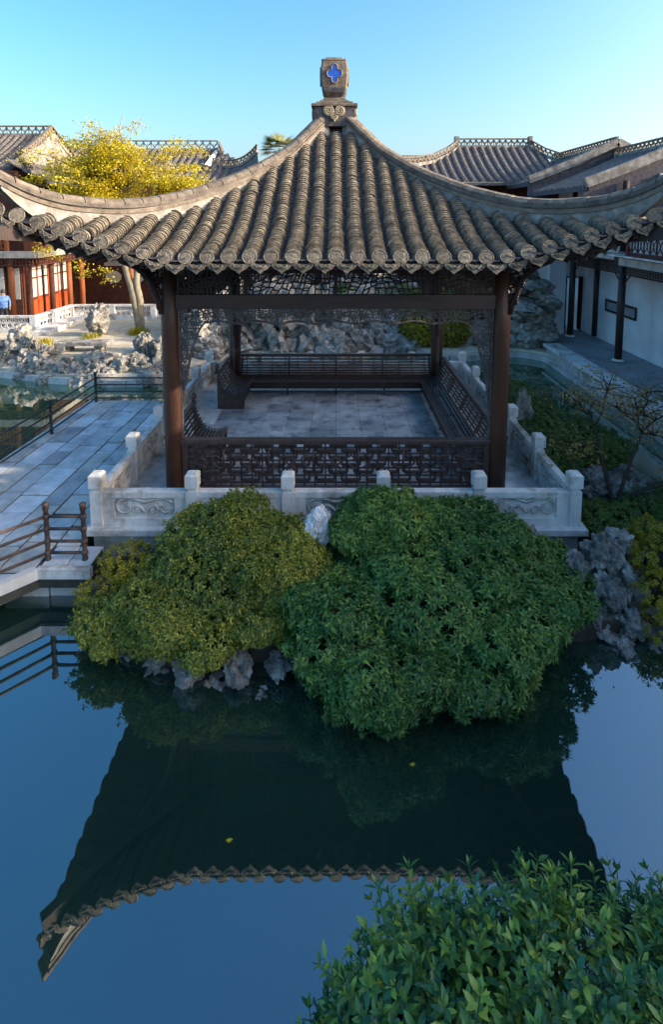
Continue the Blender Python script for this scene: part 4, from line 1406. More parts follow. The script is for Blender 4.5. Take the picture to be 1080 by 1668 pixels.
shrub('shrub', 'small golden yellow shrub beside the left front corner of the platform',
      [(-3.05, 7.5, -0.05, 0.42, 0.35, 0.28), (-2.75, 7.3, -0.15, 0.35, 0.3, 0.25), (-3.35, 7.15, -0.3, 0.35, 0.3, 0.2)], M['leaf_gold'], 420, 0.12, rosf, 3, (-3.0, 7.5, -0.55), zmin=-0.6, stems=6)
shrub('shrub', 'dense clipped green shrub between the right balustrade and the canal',
      lumpy([(4.85, 12.6, 0.12, 0.85, 1.5, 0.66), (5.3, 11.2, 0.05, 1.0, 1.0, 0.6), (4.7, 14.1, 0.0, 0.7, 1.1, 0.5), (5.7, 11.9, -0.15, 0.7, 0.9, 0.45), (4.65, 10.5, 0.0, 0.5, 0.6, 0.42)], 6, 5, 0.2, 0.4),
      M['leaf_mid'], 6500, 0.125, rosf, 4, (4.9, 12.2, -0.5), stems=14)
shrub('shrub', 'low yellow-green ground shrub behind the corner rocks at the right edge',
      [(5.15, 8.75, -0.25, 0.7, 0.6, 0.36), (5.7, 8.3, -0.3, 0.6, 0.7, 0.42), (4.6, 8.9, -0.25, 0.5, 0.5, 0.3), (5.4, 7.7, -0.4, 0.5, 0.5, 0.34), (6.0, 9.4, -0.3, 0.7, 0.7, 0.4)],
      M['leaf_mid'], 2600, 0.12, rosf, 5, (5.2, 8.6, -0.5), stems=8)
shrub('shrub', 'yellow-leaved drooping shrub over the water at the right edge',
      [(4.55, 7.1, -0.25, 0.3, 0.3, 0.3), (4.5, 6.8, -0.52, 0.25, 0.25, 0.22), (4.75, 7.5, 0.05, 0.35, 0.3, 0.24), (4.9, 6.95, -0.35, 0.35, 0.35, 0.3), (4.95, 7.9, 0.1, 0.4, 0.3, 0.25)], M['leaf_gold'], 620, 0.11, rosf, 6, (4.8, 7.35, -0.5), stems=8, bumpy=0.3)
shrub('shrub', 'round yellow-green shrub on the far bank seen through the pavilion',
      [(3.75, 22.6, 0.45, 0.95, 0.8, 1.0), (4.75, 22.6, 0.4, 1.0, 0.8, 0.95), (4.3, 23.2, 0.9, 1.0, 0.8, 0.7)], M['leaf_gold'], 2600, 0.17, sprigt, 7, (4.3, 22.7, -0.45), stems=8)
shrub('shrub', 'dark green shrub on the rocks behind the yellow one',
      [(5.6, 24.2, 1.0, 1.0, 0.8, 0.9), (3.0, 24.8, 1.3, 1.2, 0.6, 0.6), (0.4, 23.7, 1.6, 0.5, 0.4, 0.5)], M['leaf_mid'], 1500, 0.16, sprigt, 8, (5.0, 24.4, -0.45), stems=8)

# foreground shrub: paired leathery leaves on upright shoots, each shoot a part
def shoot(seed, nlev=6, ll=0.125):
    rg = random.Random(seed)
    V = []; F = []; c0 = 0
    H = 0.27
    bend = rg.uniform(-0.06, 0.06)
    for i in range(nlev):
        t = i / (nlev - 1)
        z = H * t
        for s in (0, 1):
            tv, tf = leaf(1.0, 0.20, 0.07, 0.16 * (1 - 0.4 * t))
            az = i * 1.45 + s * pi + rg.uniform(-0.35, 0.35)
            el = radians(rg.uniform(-12, 22) + 38 * t)
            l = ll * rg.uniform(0.75, 1.15) * (1.0 - 0.30 * t)
            A = rot((0, 0, 1), az) @ rot((1, 0, 0), el)
            V.append((tv * l) @ A.T + np.array([bend * t, 0, z])); F.append(tf + c0); c0 += len(tv)
    tv, tf = leaf(1.0, 0.16, 0.05, 0.05)
    for q in range(2):
        A = rot((0, 0, 1), q * pi + rg.random()) @ rot((1, 0, 0), radians(68))
        V.append((tv * ll * 0.6) @ A.T + np.array([bend, 0, H])); F.append(tf + c0); c0 += len(tv)
    # stem
    sv = []; sf = []
    for k in range(2):
        for q in range(4):
            a = q * pi / 2
            sv.append((0.004 * cos(a) + bend * k, 0.004 * sin(a), -0.12 + (H + 0.12) * k))
    for q in range(4):
        sf += [(q, (q + 1) % 4, 4 + (q + 1) % 4), (q, 4 + (q + 1) % 4, 4 + q)]
    V.append(np.array(sv)); F.append(np.array(sf) + c0)
    return np.concatenate(V), np.concatenate(F)


shoots = [shoot(i + 60) for i in range(8)]
shoot_me = []
for tv, tf in shoots:
    me = bpy.data.meshes.new('leafy_shoot'); me.from_pydata([tuple(q) for q in tv], [], [tuple(int(z) for z in q) for q in tf])
    me.materials.append(M['leaf_fore']); me.update(); shoot_me.append(me)
fg = empty('foreground_shrub', (1.6, 2.2, -0.4), 'leathery-leaved green shrub filling the bottom right foreground', 'shrub')
fgb = [(1.65, 2.55, -0.06, 1.3, 0.8, 0.76), (0.85, 2.75, -0.08, 0.75, 0.6, 0.66), (2.6, 2.6, -0.08, 0.9, 0.75, 0.74), (0.25, 2.65, -0.47, 0.62, 0.5, 0.5), (1.2, 2.75, 0.15, 0.6, 0.45, 0.6), (0.55, 2.8, 0.02, 0.5, 0.45, 0.55), (0.02, 2.6, -0.5, 0.45, 0.4, 0.42)]
rng = np.random.default_rng(77)
P, Nn = blob_points(fgb, 300, rng, lo=0.86, hi=1.0, keep=0.85, zmin=-0.45, bumpy=0.1)
for i in range(300):
    nrm = Vector(Nn[i]) * 0.75 + Vector((0, 0, 0.75)) + Vector(rng.normal(scale=0.22, size=3))
    q = nrm.to_track_quat('Z', 'Y').to_matrix().to_4x4() @ Matrix.Rotation(rng.uniform(0, 6.28), 4, 'Z')
    o = link('leafy_shoot', shoot_me[i % 8], fg, Vector(P[i]) - nrm.normalized() * 0.12)
    o.rotation_euler = q.to_euler(); s_ = rng.uniform(0.65, 1.05); o.scale = (s_, s_, s_)
P, Nn = blob_points(fgb, 1700, rng, lo=0.62, hi=0.98, keep=0.6, zmin=-0.6)
Mx = frames(1700, P, Nn * 0.8 + np.array([0, 0, 0.6]) + rng.normal(scale=0.35, size=P.shape), rng.uniform(0.6, 1.05, 1700), rng.uniform(0, 6.28, 1700), rng)
tag(cloud('inner_foliage', shoots[0][0], shoots[0][1], Mx, M['leaf_fore'], fg), kind='stuff')
mb = MB()
for i in range(26):
    b = fgb[i % len(fgb)]
    tip = Vector((b[0] + R.uniform(-.6, .6) * b[3], b[1] + R.uniform(-.6, .6) * b[4], b[2] + R.uniform(0, .7) * b[5]))
    mb.tube([(1.5 + R.uniform(-.4, .4), 2.2, -0.45), ((1.5 + tip.x) / 2, (2.2 + tip.y) / 2, -0.1), tip], [0.016, 0.012, 0.006], 5)
mb.build('stems', M['twig'], fg)

# ------------------------------------------------------------------ trees
def limb(mb, a, b, r0, r1, rg, sag=0.1, n=5):
    a = Vector(a); b = Vector(b); L_ = (b - a).length
    pts = [a]
    for i in range(1, n):
        t = i / n
        pts.append(a.lerp(b, t) + Vector((rg.uniform(-1, 1), rg.uniform(-1, 1), rg.uniform(-0.6, 1) + sag * 6 * t * (1 - t))) * L_ * 0.045)
    pts.append(b)
    mb.tube(pts, [r0 + (r1 - r0) * i / n for i in range(n + 1)], 6 if r0 > 0.03 else 4)
    return pts


def tree(name, label, base, stems, tips, ntw, spread, mat, bark, nleaf, lsize, seed, flat=0.45, r0=0.16, extra=(), cat='tree'):
    rg = random.Random(seed); rng = np.random.default_rng(seed)
    o = empty(name, base, label, cat)
    mb = MB()
    forks = []
    for s in stems:
        pts = smooth_poly([tuple(base)] + [tuple(q) for q in s], 3)
        m = len(pts)
        mb.tube(pts, [r0 * (1 - 0.55 * i / (m - 1)) for i in range(m)], 9)
        forks += [Vector(q) for q in pts[m // 2:]]
    mb.build('trunk', bark, o)
    mb = MB(); spots = []
    for tip in tips:
        tip = Vector(tip)
        low = [f for f in forks if f.z < tip.z - 0.2] or forks
        f = min(low, key=lambda q: (q - tip).length + rg.uniform(0, 0.8))
        pts = limb(mb, f, tip, r0 * 0.33, 0.018, rg)
        for q in range(ntw):
            st = rg.choice(pts[2:])
            e = st + Vector((rg.gauss(0, spread), rg.gauss(0, spread), abs(rg.gauss(0, spread * 0.45)) + 0.05))
            limb(mb, st, e, 0.014, 0.005, rg, n=3)
            spots.append(e)
    for e in extra: spots.append(Vector(e))
    mb.build('branches', bark, o)
    S = np.array([tuple(s) for s in spots])
    k = rng.integers(0, len(S), nleaf)
    P = S[k] + rng.normal(size=(nleaf, 3)) * np.array([spread, spread, spread * flat]) * 0.52
    nn_ = rng.normal(scale=0.7, size=(nleaf, 3)) + np.array([0, 0, 0.8])
    tv, tf = leaf4(1.0, 0.36, 0.08, 0.1)
    cloud('crown', tv, tf, frames(nleaf, P, nn_, lsize * rng.uniform(0.7, 1.3, nleaf), rng.uniform(0, 6.28, nleaf), rng), mat, o)
    return o


rt = random.Random(17)
tips = []
while len(tips) < 60:
    x, y, z = rt.uniform(-1, 1), rt.uniform(-1, 1), rt.uniform(-0.8, 1)
    if x * x + y * y + z * z < 1: tips.append((-9.6 + 3.9 * x, 24.2 + 2.0 * y, 6.75 + 1.75 * z))
tips += [(-9.3, 24, 9.4), (-9.0, 24.2, 8.9), (-10.3, 24, 8.8), (-11.2, 24, 8.3), (-13.2, 24, 7.2), (-13.0, 24, 6.4), (-6.2, 24, 6.5), (-6.6, 24, 7.1)]
tree('ginkgo_tree', 'golden yellow autumn tree with slender pale forked trunk in the courtyard', (-8.75, 23.6, -0.1),
     [[(-9.0, 23.7, 1.5), (-9.45, 23.9, 3.0), (-9.6, 24, 4.6), (-9.5, 24.1, 6.6)], [(-8.75, 23.7, 1.3), (-8.9, 23.8, 2.2), (-8.75, 24, 4.0), (-8.3, 24.2, 5.6)]], tips, 7, 0.46, M['leaf_yellow'], M['bark'], 36000, 0.092, 5, r0=0.19,
     extra=[(-12.6, 23.6, 3.9), (-12.4, 23.6, 3.7), (-12.8, 23.5, 3.5), (-12.2, 23.6, 3.3), (-11.3, 23.6, 2.9), (-11.1, 23.6, 2.5), (-10.2, 23.6, 2.7), (-9.9, 23.6, 2.3), (-13.6, 24, 5.6), (-13.5, 24, 6.0)])
tips = [(5.2, 9.6, 1.6), (4.75, 10.2, 1.5), (5.9, 9.9, 1.75), (6.3, 9.6, 1.6), (6.7, 9.7, 1.3), (6.9, 9.2, 0.9), (6.9, 9.4, 0.4), (5.5, 10.5, 1.7), (6.1, 10.6, 1.4), (5.7, 9.2, 1.2), (6.4, 9.0, 0.7), (4.5, 9.9, 0.7)]
tree('bare_tree', 'half bare small tree with a few dry yellow leaves beside the right balustrade', (5.25, 9.5, -0.5),
     [[(5.3, 9.5, 0.0), (5.5, 9.6, 0.5), (5.8, 9.8, 1.0)], [(5.1, 9.5, 0.0), (5.0, 9.7, 0.6), (4.95, 9.9, 1.1)], [(5.5, 9.4, 0.0), (6.1, 9.3, 0.3), (6.6, 9.3, 0.6)]], tips, 13, 0.26, M['leaf_dry'], M['twig'], 4200, 0.05, 6, r0=0.045, flat=0.8)


def blades(name, label, base, n, l, w, mat, seed, cat, lean=0.6, stem=0.0, group=None):
    rng = np.random.default_rng(seed)
    o = empty(name, base, label, cat, group)
    V = []; F = []; c0 = 0
    for i in range(n):
        az = rng.uniform(0, 6.28); le = l * rng.uniform(0.6, 1.1); k = lean * rng.uniform(0.3, 1.2)
        d = np.array([cos(az), sin(az), 0]); s = np.array([-sin(az), cos(az), 0]) * w
        b = np.array(base) + np.array([rng.normal() * 0.06, rng.normal() * 0.06, stem]) * (1 if stem or n < 80 else 3)
        p1 = b + d * le * k * 0.35 + np.array([0, 0, le * 0.6]); p2 = b + d * le * k + np.array([0, 0, le * (1 - 0.35 * k)])
        V.append(np.array([b - s, b + s, p1 - s, p1 + s, p2])); F.append(np.array([(0, 1, 3), (0, 3, 2), (2, 3, 4)]) + c0); c0 += 5
    eye = np.zeros((1, 3, 4)); eye[0, :, :3] = np.eye(3)
    cloud('leaves', np.concatenate(V), np.concatenate(F), eye, mat, o)
    if stem:
        mb = MB(); mb.tube([base, (base[0], base[1], base[2] + stem)], [0.09, 0.08], 7); mb.build('trunk', M['bark'], o)
    return o


blades('yucca', 'spiky yucca with pale leaves on a short stem at the left shore', (-13.3, 20.3, 0.1), 70, 0.75, 0.022, M['blade'], 1, 'plant', 1.1, 0.45)
blades('sword_plant', 'yellowing tuft of sword leaves at the waterline left', (-12.7, 19.3, -0.3), 60, 0.55, 0.02, M['grass'], 2, 'plant', 1.2)
blades('grass_tuft', 'bright yellow grass tuft beside the pale shore rock', (-11.35, 20.5, 0.0), 140, 0.42, 0.014, M['grass'], 3, 'grass', 0.5)
blades('grass_tuft', 'yellow grass growing round the foot of the forked tree', (-8.6, 22.9, 0.0), 420, 0.32, 0.013, M['grass'], 4, 'grass', 0.6)
blades('grass_tuft', 'small yellow grass tuft at the base of the standing stone', (-10.3, 22.1, 0.0), 110, 0.25, 0.013, M['grass'], 5, 'grass', 0.6)
# palm top behind the roof
pl = empty('palm_tree', (-3.9, 36, -0.4), 'fan palm rising behind the left hip of the pavilion roof', 'tree')
mb = MB(); mb.tube([(-3.9, 36, -0.4), (-3.85, 36, 4), (-3.7, 36, 9.35)], [0.16, 0.13, 0.12], 8); mb.build('trunk', M['bark'], pl)
V = []; F = []; c0 = 0
rng = np.random.default_rng(8)
for i in range(44):
    az = rng.uniform(0, 6.28); el = rng.uniform(-0.2, 1.35)
    d = np.array([cos(az) * cos(el), sin(az) * cos(el), sin(el)]); L1 = 0.7
    hub = np.array([-3.7, 36, 9.35]) + d * L1
    s = np.cross(d, [0, 0, 1.0]); s /= np.linalg.norm(s) + 1e-6; u = np.cross(s, d)
    V.append(np.array([hub - d * L1 - s * 0.012, hub - d * L1 + s * 0.012, hub])); F.append(np.array([(0, 1, 2)]) + c0); c0 += 3
    for q in np.linspace(-1.25, 1.25, 15):
        f_ = d * cos(q) + s * sin(q) - u * 0.18
        w_ = np.cross(f_, u); w_ *= 0.03 / (np.linalg.norm(w_) + 1e-6)
        V.append(np.array([hub - w_ * 0.4, hub + w_ * 0.4, hub + f_ * 0.35 + w_, hub + f_ * 0.35 - w_, hub + f_ * 0.85 - np.array([0, 0, 0.08])])); F.append(np.array([(0, 1, 2), (0, 2, 3), (3, 2, 4)]) + c0); c0 += 5
eye = np.zeros((1, 3, 4)); eye[0, :, :3] = np.eye(3)
cloud('crown', np.concatenate(V), np.concatenate(F), eye, M['palm'], pl)
# fallen leaves on the water
for (x, y), lab in (((-1.0, 4.45), 'tiny yellow fallen leaf floating on the open dark water'), ((0.82, 5.15), 'tiny orange fallen leaf floating just below the large green shrub')):
    mb = MB(); mb.add([(x - 0.035, y, WZ + 0.006), (x, y - 0.02, WZ + 0.004), (x + 0.035, y + 0.005, WZ + 0.012), (x, y + 0.022, WZ + 0.004)], [(0, 1, 2, 3)])
    tag(mb.build('fallen_leaf', M['leaf_yellow']), lab, 'leaf', 'fallen leaves on the pond')

# ------------------------------------------------------------------ far roofs
def prof_z(h, H, z0, z1, c=0.35):
    u = h / H
    return z0 + (z1 - z0) * ((1 + c) * u - c * u * u)


def row_profile(H, z0, z1, h0=0.0, n=22, r=0.11, c=0.35):
    """half-round row along +h at origin x: list of verts (x,h,z) and faces"""
    vs = []; fs = []
    npt = 5
    for i in range(n):
        a = h0 + (H - h0) * i / n; b = h0 + (H - h0) * (i + 1) / n
        base = len(vs)
        for h, rr_ in ((a, r * 0.9), (b, r * 1.08), (b, r * 0.86)):
            z = prof_z(h, H, z0, z1, c)
            for q in range(npt):
                t = pi * q / (npt - 1)
                vs.append((rr_ * cos(t), h, z + rr_ * sin(t)))
        for g_ in range(2):
            for q in range(npt - 1):
                p = base + g_ * npt + q
                fs.append((p, p + 1, p + npt + 1, p + npt))
    p = len(vs) - npt
    fs.append(tuple(range(p, p + npt)))
    return vs, fs


def far_slope(parent, xf, x0, x1, sp, H, z0, z1, start=None, r=0.11, single=True, c=0.35, under=0.06, ends=True, n=22):
    """xf(x,h,z)->world. one sheet + half-round rows; rows as single parts or one joined part"""
    mb = MB(xf)
    ns = 10
    xsn = np.linspace(x0, x1, 13)
    vs = []
    for h in range(ns + 1):
        for x in xsn:
            hs = start(x) if start else 0.0
            hh = hs + (H - hs) * h / ns
            vs.append((x, hh, prof_z(hh, H, z0, z1, c) + 0.0))
    m = len(xsn)
    fs = [(j * m + i, j * m + i + 1, (j + 1) * m + i + 1, (j + 1) * m + i) for j in range(ns) for i in range(m - 1)]
    mb.add(vs, fs)
    # eave edge board
    mb.bbox(x0, x1, H - 0.05, H, z1 - 0.16, z1 - 0.01)
    sheet = mb.build('slope', M['pan'], parent, recalc=True)
    joined = MB(xf)
    x = x0 + sp / 2
    while x < x1:
        hs = (start(x) if start else 0.0)
        if H - hs > 0.3:
            v, f = row_profile(H, z0, z1, hs, n=max(4, int(n * (H - hs) / H)), r=r, c=c)
            v = [(a + x, b, d) for a, b, d in v]
            if single:
                mb = MB(xf); mb.add(v, f); mb.build('tile_row', M['fartile'], parent)
            else: joined.add(v, f)
        x += sp
    if not single: tag(joined.build('tile_rows', M['fartile'], parent), kind='stuff')
    return sheet


def lattice_ridge(parent, pts, h=0.42, pitch=0.3, w=0.07, name='openwork_ridge', mat=None):
    """openwork ridge: plaster base, ring pattern, capping"""
    mat = mat or M['ridge']
    pts = [Vector(p) for p in pts]
    base = MB()
    for a, b in zip(pts, pts[1:]): base.bar(a + Vector((0, 0, 0.03)), b + Vector((0, 0, 0.03)), w * 3.2, 0.16)
    o = base.build(name, M['plaster'], parent)
    top = MB()
    for a, b in zip(pts, pts[1:]): top.bar(a + Vector((0, 0, h)), b + Vector((0, 0, h)), w * 2.2, 0.07)
    top.build('ridge_cap', mat, o)
    mb = MB()
    for a, b in zip(pts, pts[1:]):
        d = b - a; n = max(1, int(round(d.length / pitch))); d /= n; u = d.normalized()
        for i in range(n):
            c_ = a + d * (i + 0.5) + Vector((0, 0, (h + 0.1) / 2))
            rz_ = (h - 0.14) / 2
            for s in (-1, 1):
                mb.tube([c_ + u * (s * d.length * 0.5) * (1 - cos(t)) / 1.0 * 0.5 + u * (-s * d.length * 0.5) * 0 + Vector((0, 0, rz_ * (t / (pi / 2) - 1))) for t in np.linspace(0, pi, 6)], 0.038, 4)
            mb.bar(c_ - Vector((0, 0, rz_)) - d / 2, c_ + Vector((0, 0, rz_)) - d / 2, 0.035, 0.035, (1, 0.3, 0))
            mb.bar(c_ - d / 2, c_ + d / 2, 0.03, 0.03)
    mb.build('ring_lattice', mat, o)
    return o


# ---- hipped roof house behind, right of the pavilion
hr = empty('hip_roofed_house', (9, 30, -0.4), 'far house with straight openwork ridge and hipped grey tile roof right of the finial', 'house')
xf = lambda x, h, z: (x, 31.0 - h, z)
mb = MB(); mb.bbox(3.4, 13.5, 28.2, 34, -0.45, 6.7); mb.build('wall', M['brown'], hr)  # dark brown paints in the shade under the eaves
far_slope(hr, xf, 2.4, 11.6, 0.43, 4.0, 8.98, 6.75, start=lambda x: max(0.0, (6.95 - x) / 4.4 * 4.0), r=0.135)
lattice_ridge(hr, [(6.95, 31, 8.95), (10.95, 31, 8.95)], 0.46, 0.33)
lattice_ridge(hr, [(6.95, 31, 8.95), (6.2, 30.3, 8.42), (5.3, 29.5, 7.98), (4.2, 28.5, 7.72), (3.2, 27.6, 7.6), (2.2, 26.9, 7.75)], 0.42, 0.33)
lattice_ridge(hr, [(10.95, 31, 8.95), (11.6, 30.2, 8.35), (12.3, 29.3, 7.9)], 0.44, 0.33)
mb = MB(); mb.bbox(6.72, 6.95, 30.85, 31.15, 8.9, 9.55); mb.bbox(10.9, 11.1, 30.85, 31.15, 8.9, 9.55); mb.build('ridge_end', M['plaster'], hr)
# far glimpse of another ridge
fr_ = empty('distant_house', (4, 44, -0.4), 'distant roof ridge glimpsed at the right hip of the pavilion', 'house')
mb = MB(); mb.bbox(2.5, 11, 44, 48, -0.4, 8.9); mb.build('wall', M['wall'], fr_)
far_slope(fr_, lambda x, h, z: (x, 45.0 - h, z), 2.2, 11.3, 0.45, 3.0, 9.6, 8.2, r=0.12, single=False)
lattice_ridge(fr_, [(2.2, 45, 9.55), (11, 45, 9.55)], 0.45, 0.4)

# ---- two-storey corridor along the right bank
cor = empty('corridor_building', (10.5, 16, -0.1), 'two-storey white corridor building with dark columns along the right bank', 'building')
CX = 10.15
mb = MB(); mb.bbox(11.3, 11.6, -22, 18.9, -0.4, 5.7); mb.bbox(11.3, 11.6, 18.902, 24.4, -0.4, 6.55); mb.build('wall', M['wall'], cor)
mb = MB(); mb.bbox(9.45, 10.18, 23.55, 23.85, -0.4, 3.45); mb.build('end_wall', M['wall'], cor)
mb = MB()
mb.bbox(10.18, 10.5, 24.2, 24.45, -0.1, 3.45); mb.bbox(11.16, 11.3, 24.2, 24.45, -0.1, 3.45); mb.bbox(10.5, 11.16, 24.2, 24.45, 2.3, 3.45)
mb.build('cross_wall', M['wall'], cor)
mb = MB(); mb.bbox(10.2, 13.2, 27.6, 27.8, -0.1, 3.45); mb.build('passage_wall', M['wall'], cor)
mb = MB()
mb.bbox(10.44, 10.5, 24.15, 24.5, -0.1, 2.36); mb.bbox(11.16, 11.22, 24.15, 24.5, -0.1, 2.36); mb.bbox(10.5, 11.16, 24.15, 24.5, 2.3, 2.36)
mb.build('door_frame', M['wood'], cor)
mb = MB(); mb.bbox(10.0, 11.3, -22, 24.4, 3.46, 3.70); mb.build('upper_floor', M['wood'], cor)
for y in [22.85, 18.87, 14.9, 10.9, 6.9]:
    mb = MB(); mb.lathe([(0.125, -0.04), (0.125, 3.46)], (CX, y, 0), 14); cl = mb.build('column', M['wood'], cor)
    mb = MB(); mb.lathe([(0.19, -0.1), (0.2, -0.06), (0.14, -0.02)], (CX, y, 0), 14); mb.build('column_base', M['stone'], cl)
mb = MB(); mb.lathe([(0.11, -0.08), (0.11, 3.46)], (11.22, 22.9, 0), 12); mb.build('column', M['wood'], cor)
# fascia bricks
y = 24.4
rf = random.Random(4)
while y > 6:
    l = rf.uniform(0.5, 0.8)
    near = y < 18.7
    x_ = 9.62 if near else 9.96
    mb = MB(); mb.cbox(x_, x_ + 0.10, y - l + 0.004, y, 3.42 if near else 3.52, 3.68 if near else 3.78, 0.01); mb.build('fascia_brick', M['brick'], cor)
    y -= l
mb = MB(); mb.bbox(9.72, 10.05, 6, 18.7, 3.44, 3.71); mb.build('balcony_slab', M['wood'], cor)
mb = MB(); mb.bbox(9.50, 9.95, 6, 18.7, 3.712, 3.76); mb.bbox(9.86, 10.1, 18.72, 24.4, 3.80, 3.84); mb.build('coping', M['stone'], cor)
# hanging lattice
for y0, y1 in ((19.0, 22.7), (15.05, 18.72), (11.05, 14.75)):
    mb = MB()
    mb.bbox(CX - 0.02, CX + 0.02, y0, y1, 3.02, 3.06); mb.bbox(CX - 0.02, CX + 0.02, y0, y1, 3.40, 3.45)
    for i in range(int((y1 - y0) / 0.085)):
        mb.bbox(CX - 0.012, CX + 0.012, y0 + i * 0.085, y0 + i * 0.085 + 0.02, 3.06, 3.40)
    for z in (3.14, 3.22, 3.31): mb.bbox(CX - 0.014, CX + 0.014, y0, y1, z - 0.012, z + 0.012)
    for yy, s in ((y0, 1), (y1, -1)):
        mb.tube([(CX, yy, 2.7), (CX, yy + s * 0.12, 2.85), (CX, yy + s * 0.35, 3.03)], 0.03, 5)
    mb.build('hanging_lattice', M['wood'], cor)
# balcony railing with interlaced rings
br = MB(); br.bbox(9.60, 9.68, 6, 17.75, 4.52, 4.60); br.bbox(9.61, 9.67, 6, 17.75, 4.38, 4.415); br.bbox(9.61, 9.67, 6, 17.75, 3.86, 3.90); br.bbox(9.60, 9.68, 17.62, 17.76, 3.76, 4.64)
bra = br.build('balcony_railing', M['lattred'], cor)
y = 17.45
while y > 8:
    mb = MB()
    for s in (-1, 1):
        mb.tube([(9.64, y + s * 0.17 * cos(t), 3.90 + 0.24 + 0.24 * t / (pi / 2)) for t in np.linspace(-pi / 2, pi / 2, 7)], 0.02, 4)
    mb.bbox(9.62, 9.66, y - 0.02, y + 0.02, 3.90, 4.38)
    mb.bbox(9.62, 9.66, y - 0.02, y + 0.02, 4.41, 4.52)
    mb.build('ring_baluster', M['lattred'], bra)
    y -= 0.34
mb = MB(); mb.bbox(9.62, 9.66, 6, 17.6, 3.77, 3.86); mb.build('toe_board', M['brown'], bra)
# upper posts
for y in (22.85, 18.87, 14.9, 10.9):
    mb = MB(); mb.lathe([(0.10, 3.7), (0.10, 6.3)], (10.1, y, 0), 10); mb.build('upper_post', M['wood'], cor)
# tiled windows in the white wall
for y0, y1 in ((19.85, 20.95), (21.05, 22.15)):
    mb = MB()
    mb.bbox(11.24, 11.30, y0, y1, 1.16, 1.24); mb.bbox(11.24, 11.30, y0, y1, 1.58, 1.66); mb.bbox(11.24, 11.30, y0, y0 + 0.07, 1.24, 1.58); mb.bbox(11.24, 11.30, y1 - 0.07, y1, 1.24, 1.58)
    w_ = mb.build('inset_frame', M['wood'], cor)
    mb = MB(); mb.bbox(11.275, 11.296, y0 + 0.07, y1 - 0.07, 1.24, 1.58); mb.build('inset_panel', M['slab'], w_)
# roofs: near, middle and far pieces, stepping up
for nm, y0, y1, ez, rz_ in (('near', -22, 18.9, 5.5, 6.5), ('mid', 18.95, 24.45, 6.12, 7.68), ('far', 24.5, 31.7, 6.6, 8.2)):
    rmb = MB(); rmb.bbox(12.5, 12.7, y0, y1, ez, rz_ - 0.02)
    rp = rmb.build('roof', M['plaster'], cor)
    far_slope(rp, (lambda x, h, z: (12.6 - h, x, z)), y0, y1, 0.27, 3.75, rz_, ez, r=0.085, single=False, c=0.15, n=26)
    far_slope(rp, (lambda x, h, z: (12.6 + h, x, z)), y0, y1, 0.9, 3.75, rz_, ez, r=0.085, single=False, c=0.15, n=4)
    # verge wall at the near end of each raised piece
    yv = y0 if nm != 'near' else None
    lattice_ridge(rp, [(12.6, max(y0, 4), rz_ + 0.02), (12.6, y1, rz_ + 0.02)], 0.36, 0.3)
    mb = MB(); mb.bbox(11.62, 14.0, y0, y1, 5.0 if nm != 'far' else -0.4, ez + 0.1); mb.build('upper_wall', M['wall'], rp)
    if yv:
        for s in (-1, 1):
            mb = MB()
            hs = np.linspace(0.0, 3.9, 9)
            for a, b in zip(hs, hs[1:]):
                za = prof_z(a, 3.75, rz_, ez, 0.15) + 0.16; zb = prof_z(b, 3.75, rz_, ez, 0.15) + 0.16
                mb.bar((12.6 + s * a, yv + 0.02, za), (12.6 + s * b, yv + 0.02, zb), 0.30, 0.34)
            mb.build('verge_ridge', M['plaster'], rp)
            mb = MB()
            vs = []
            for yy in (yv + 0.06, yv + 0.12):
                for a in hs: vs.append((12.6 + s * a, yy, prof_z(a, 3.75, rz_, ez, 0.15) + 0.1))
                for a in hs[::-1]: vs.append((12.6 + s * a, yy, prof_z(a, 3.75, rz_, ez, 0.15) - 0.9))
            n9 = 18
            mb.add(vs, [tuple(range(n9)), tuple(range(n9, 2 * n9))[::-1]] + [(q, n9 + q, n9 + (q + 1) % n9, (q + 1) % n9) for q in range(n9)])
            mb.build('gable_infill', M['pan'], rp, recalc=True)
# quay under the corridor
mb = MB(); mb.bbox(8.72, 12.0, -60, 24.4, -0.43, -0.14)
tag(mb.build('corridor_floor', M['slab']), 'grey slab walk of the corridor', 'floor', kind='structure')
qw = empty('quay_wall', (8.65, 12, -0.7), 'pale stained stone quay wall with flat coping along the right canal', 'wall')
y = 21.6
while y > 4:
    l = rf.uniform(1.3, 1.9)
    mb = MB(); mb.cbox(8.50, 9.15, y - l + 0.006, y, -0.22, -0.10, 0.012); mb.build('coping_stone', M['stone'], qw)
    y -= l
y = 21.4
while y > 4:
    l = rf.uniform(1.0, 1.6)
    mb = MB(); mb.bbox(8.58, 8.75, y - l + 0.008, y, -0.62, -0.225); mb.build('wall_stone', M['quay'], qw)
    y -= l
mb = MB(); mb.bbox(8.38, 8.70, 2.4, 21.3, -1.2, -0.63); mb.build('footing', M['quay'], qw)

# ---- left wing of the courtyard hall
lw = empty('left_wing', (-15, 27, 0), 'two-storey wing with red doors and balcony on the left of the courtyard', 'building')
mb = MB(); mb.bbox(-24, -15.0, 25.6, 34, -0.4, 7.2); mb.build('wall', M['brown'], lw)
mb = MB(); mb.bbox(-24, -13.9, 24.85, 29.4, -0.4, 0.02); mb.build('veranda_floor', M['slab'], lw)
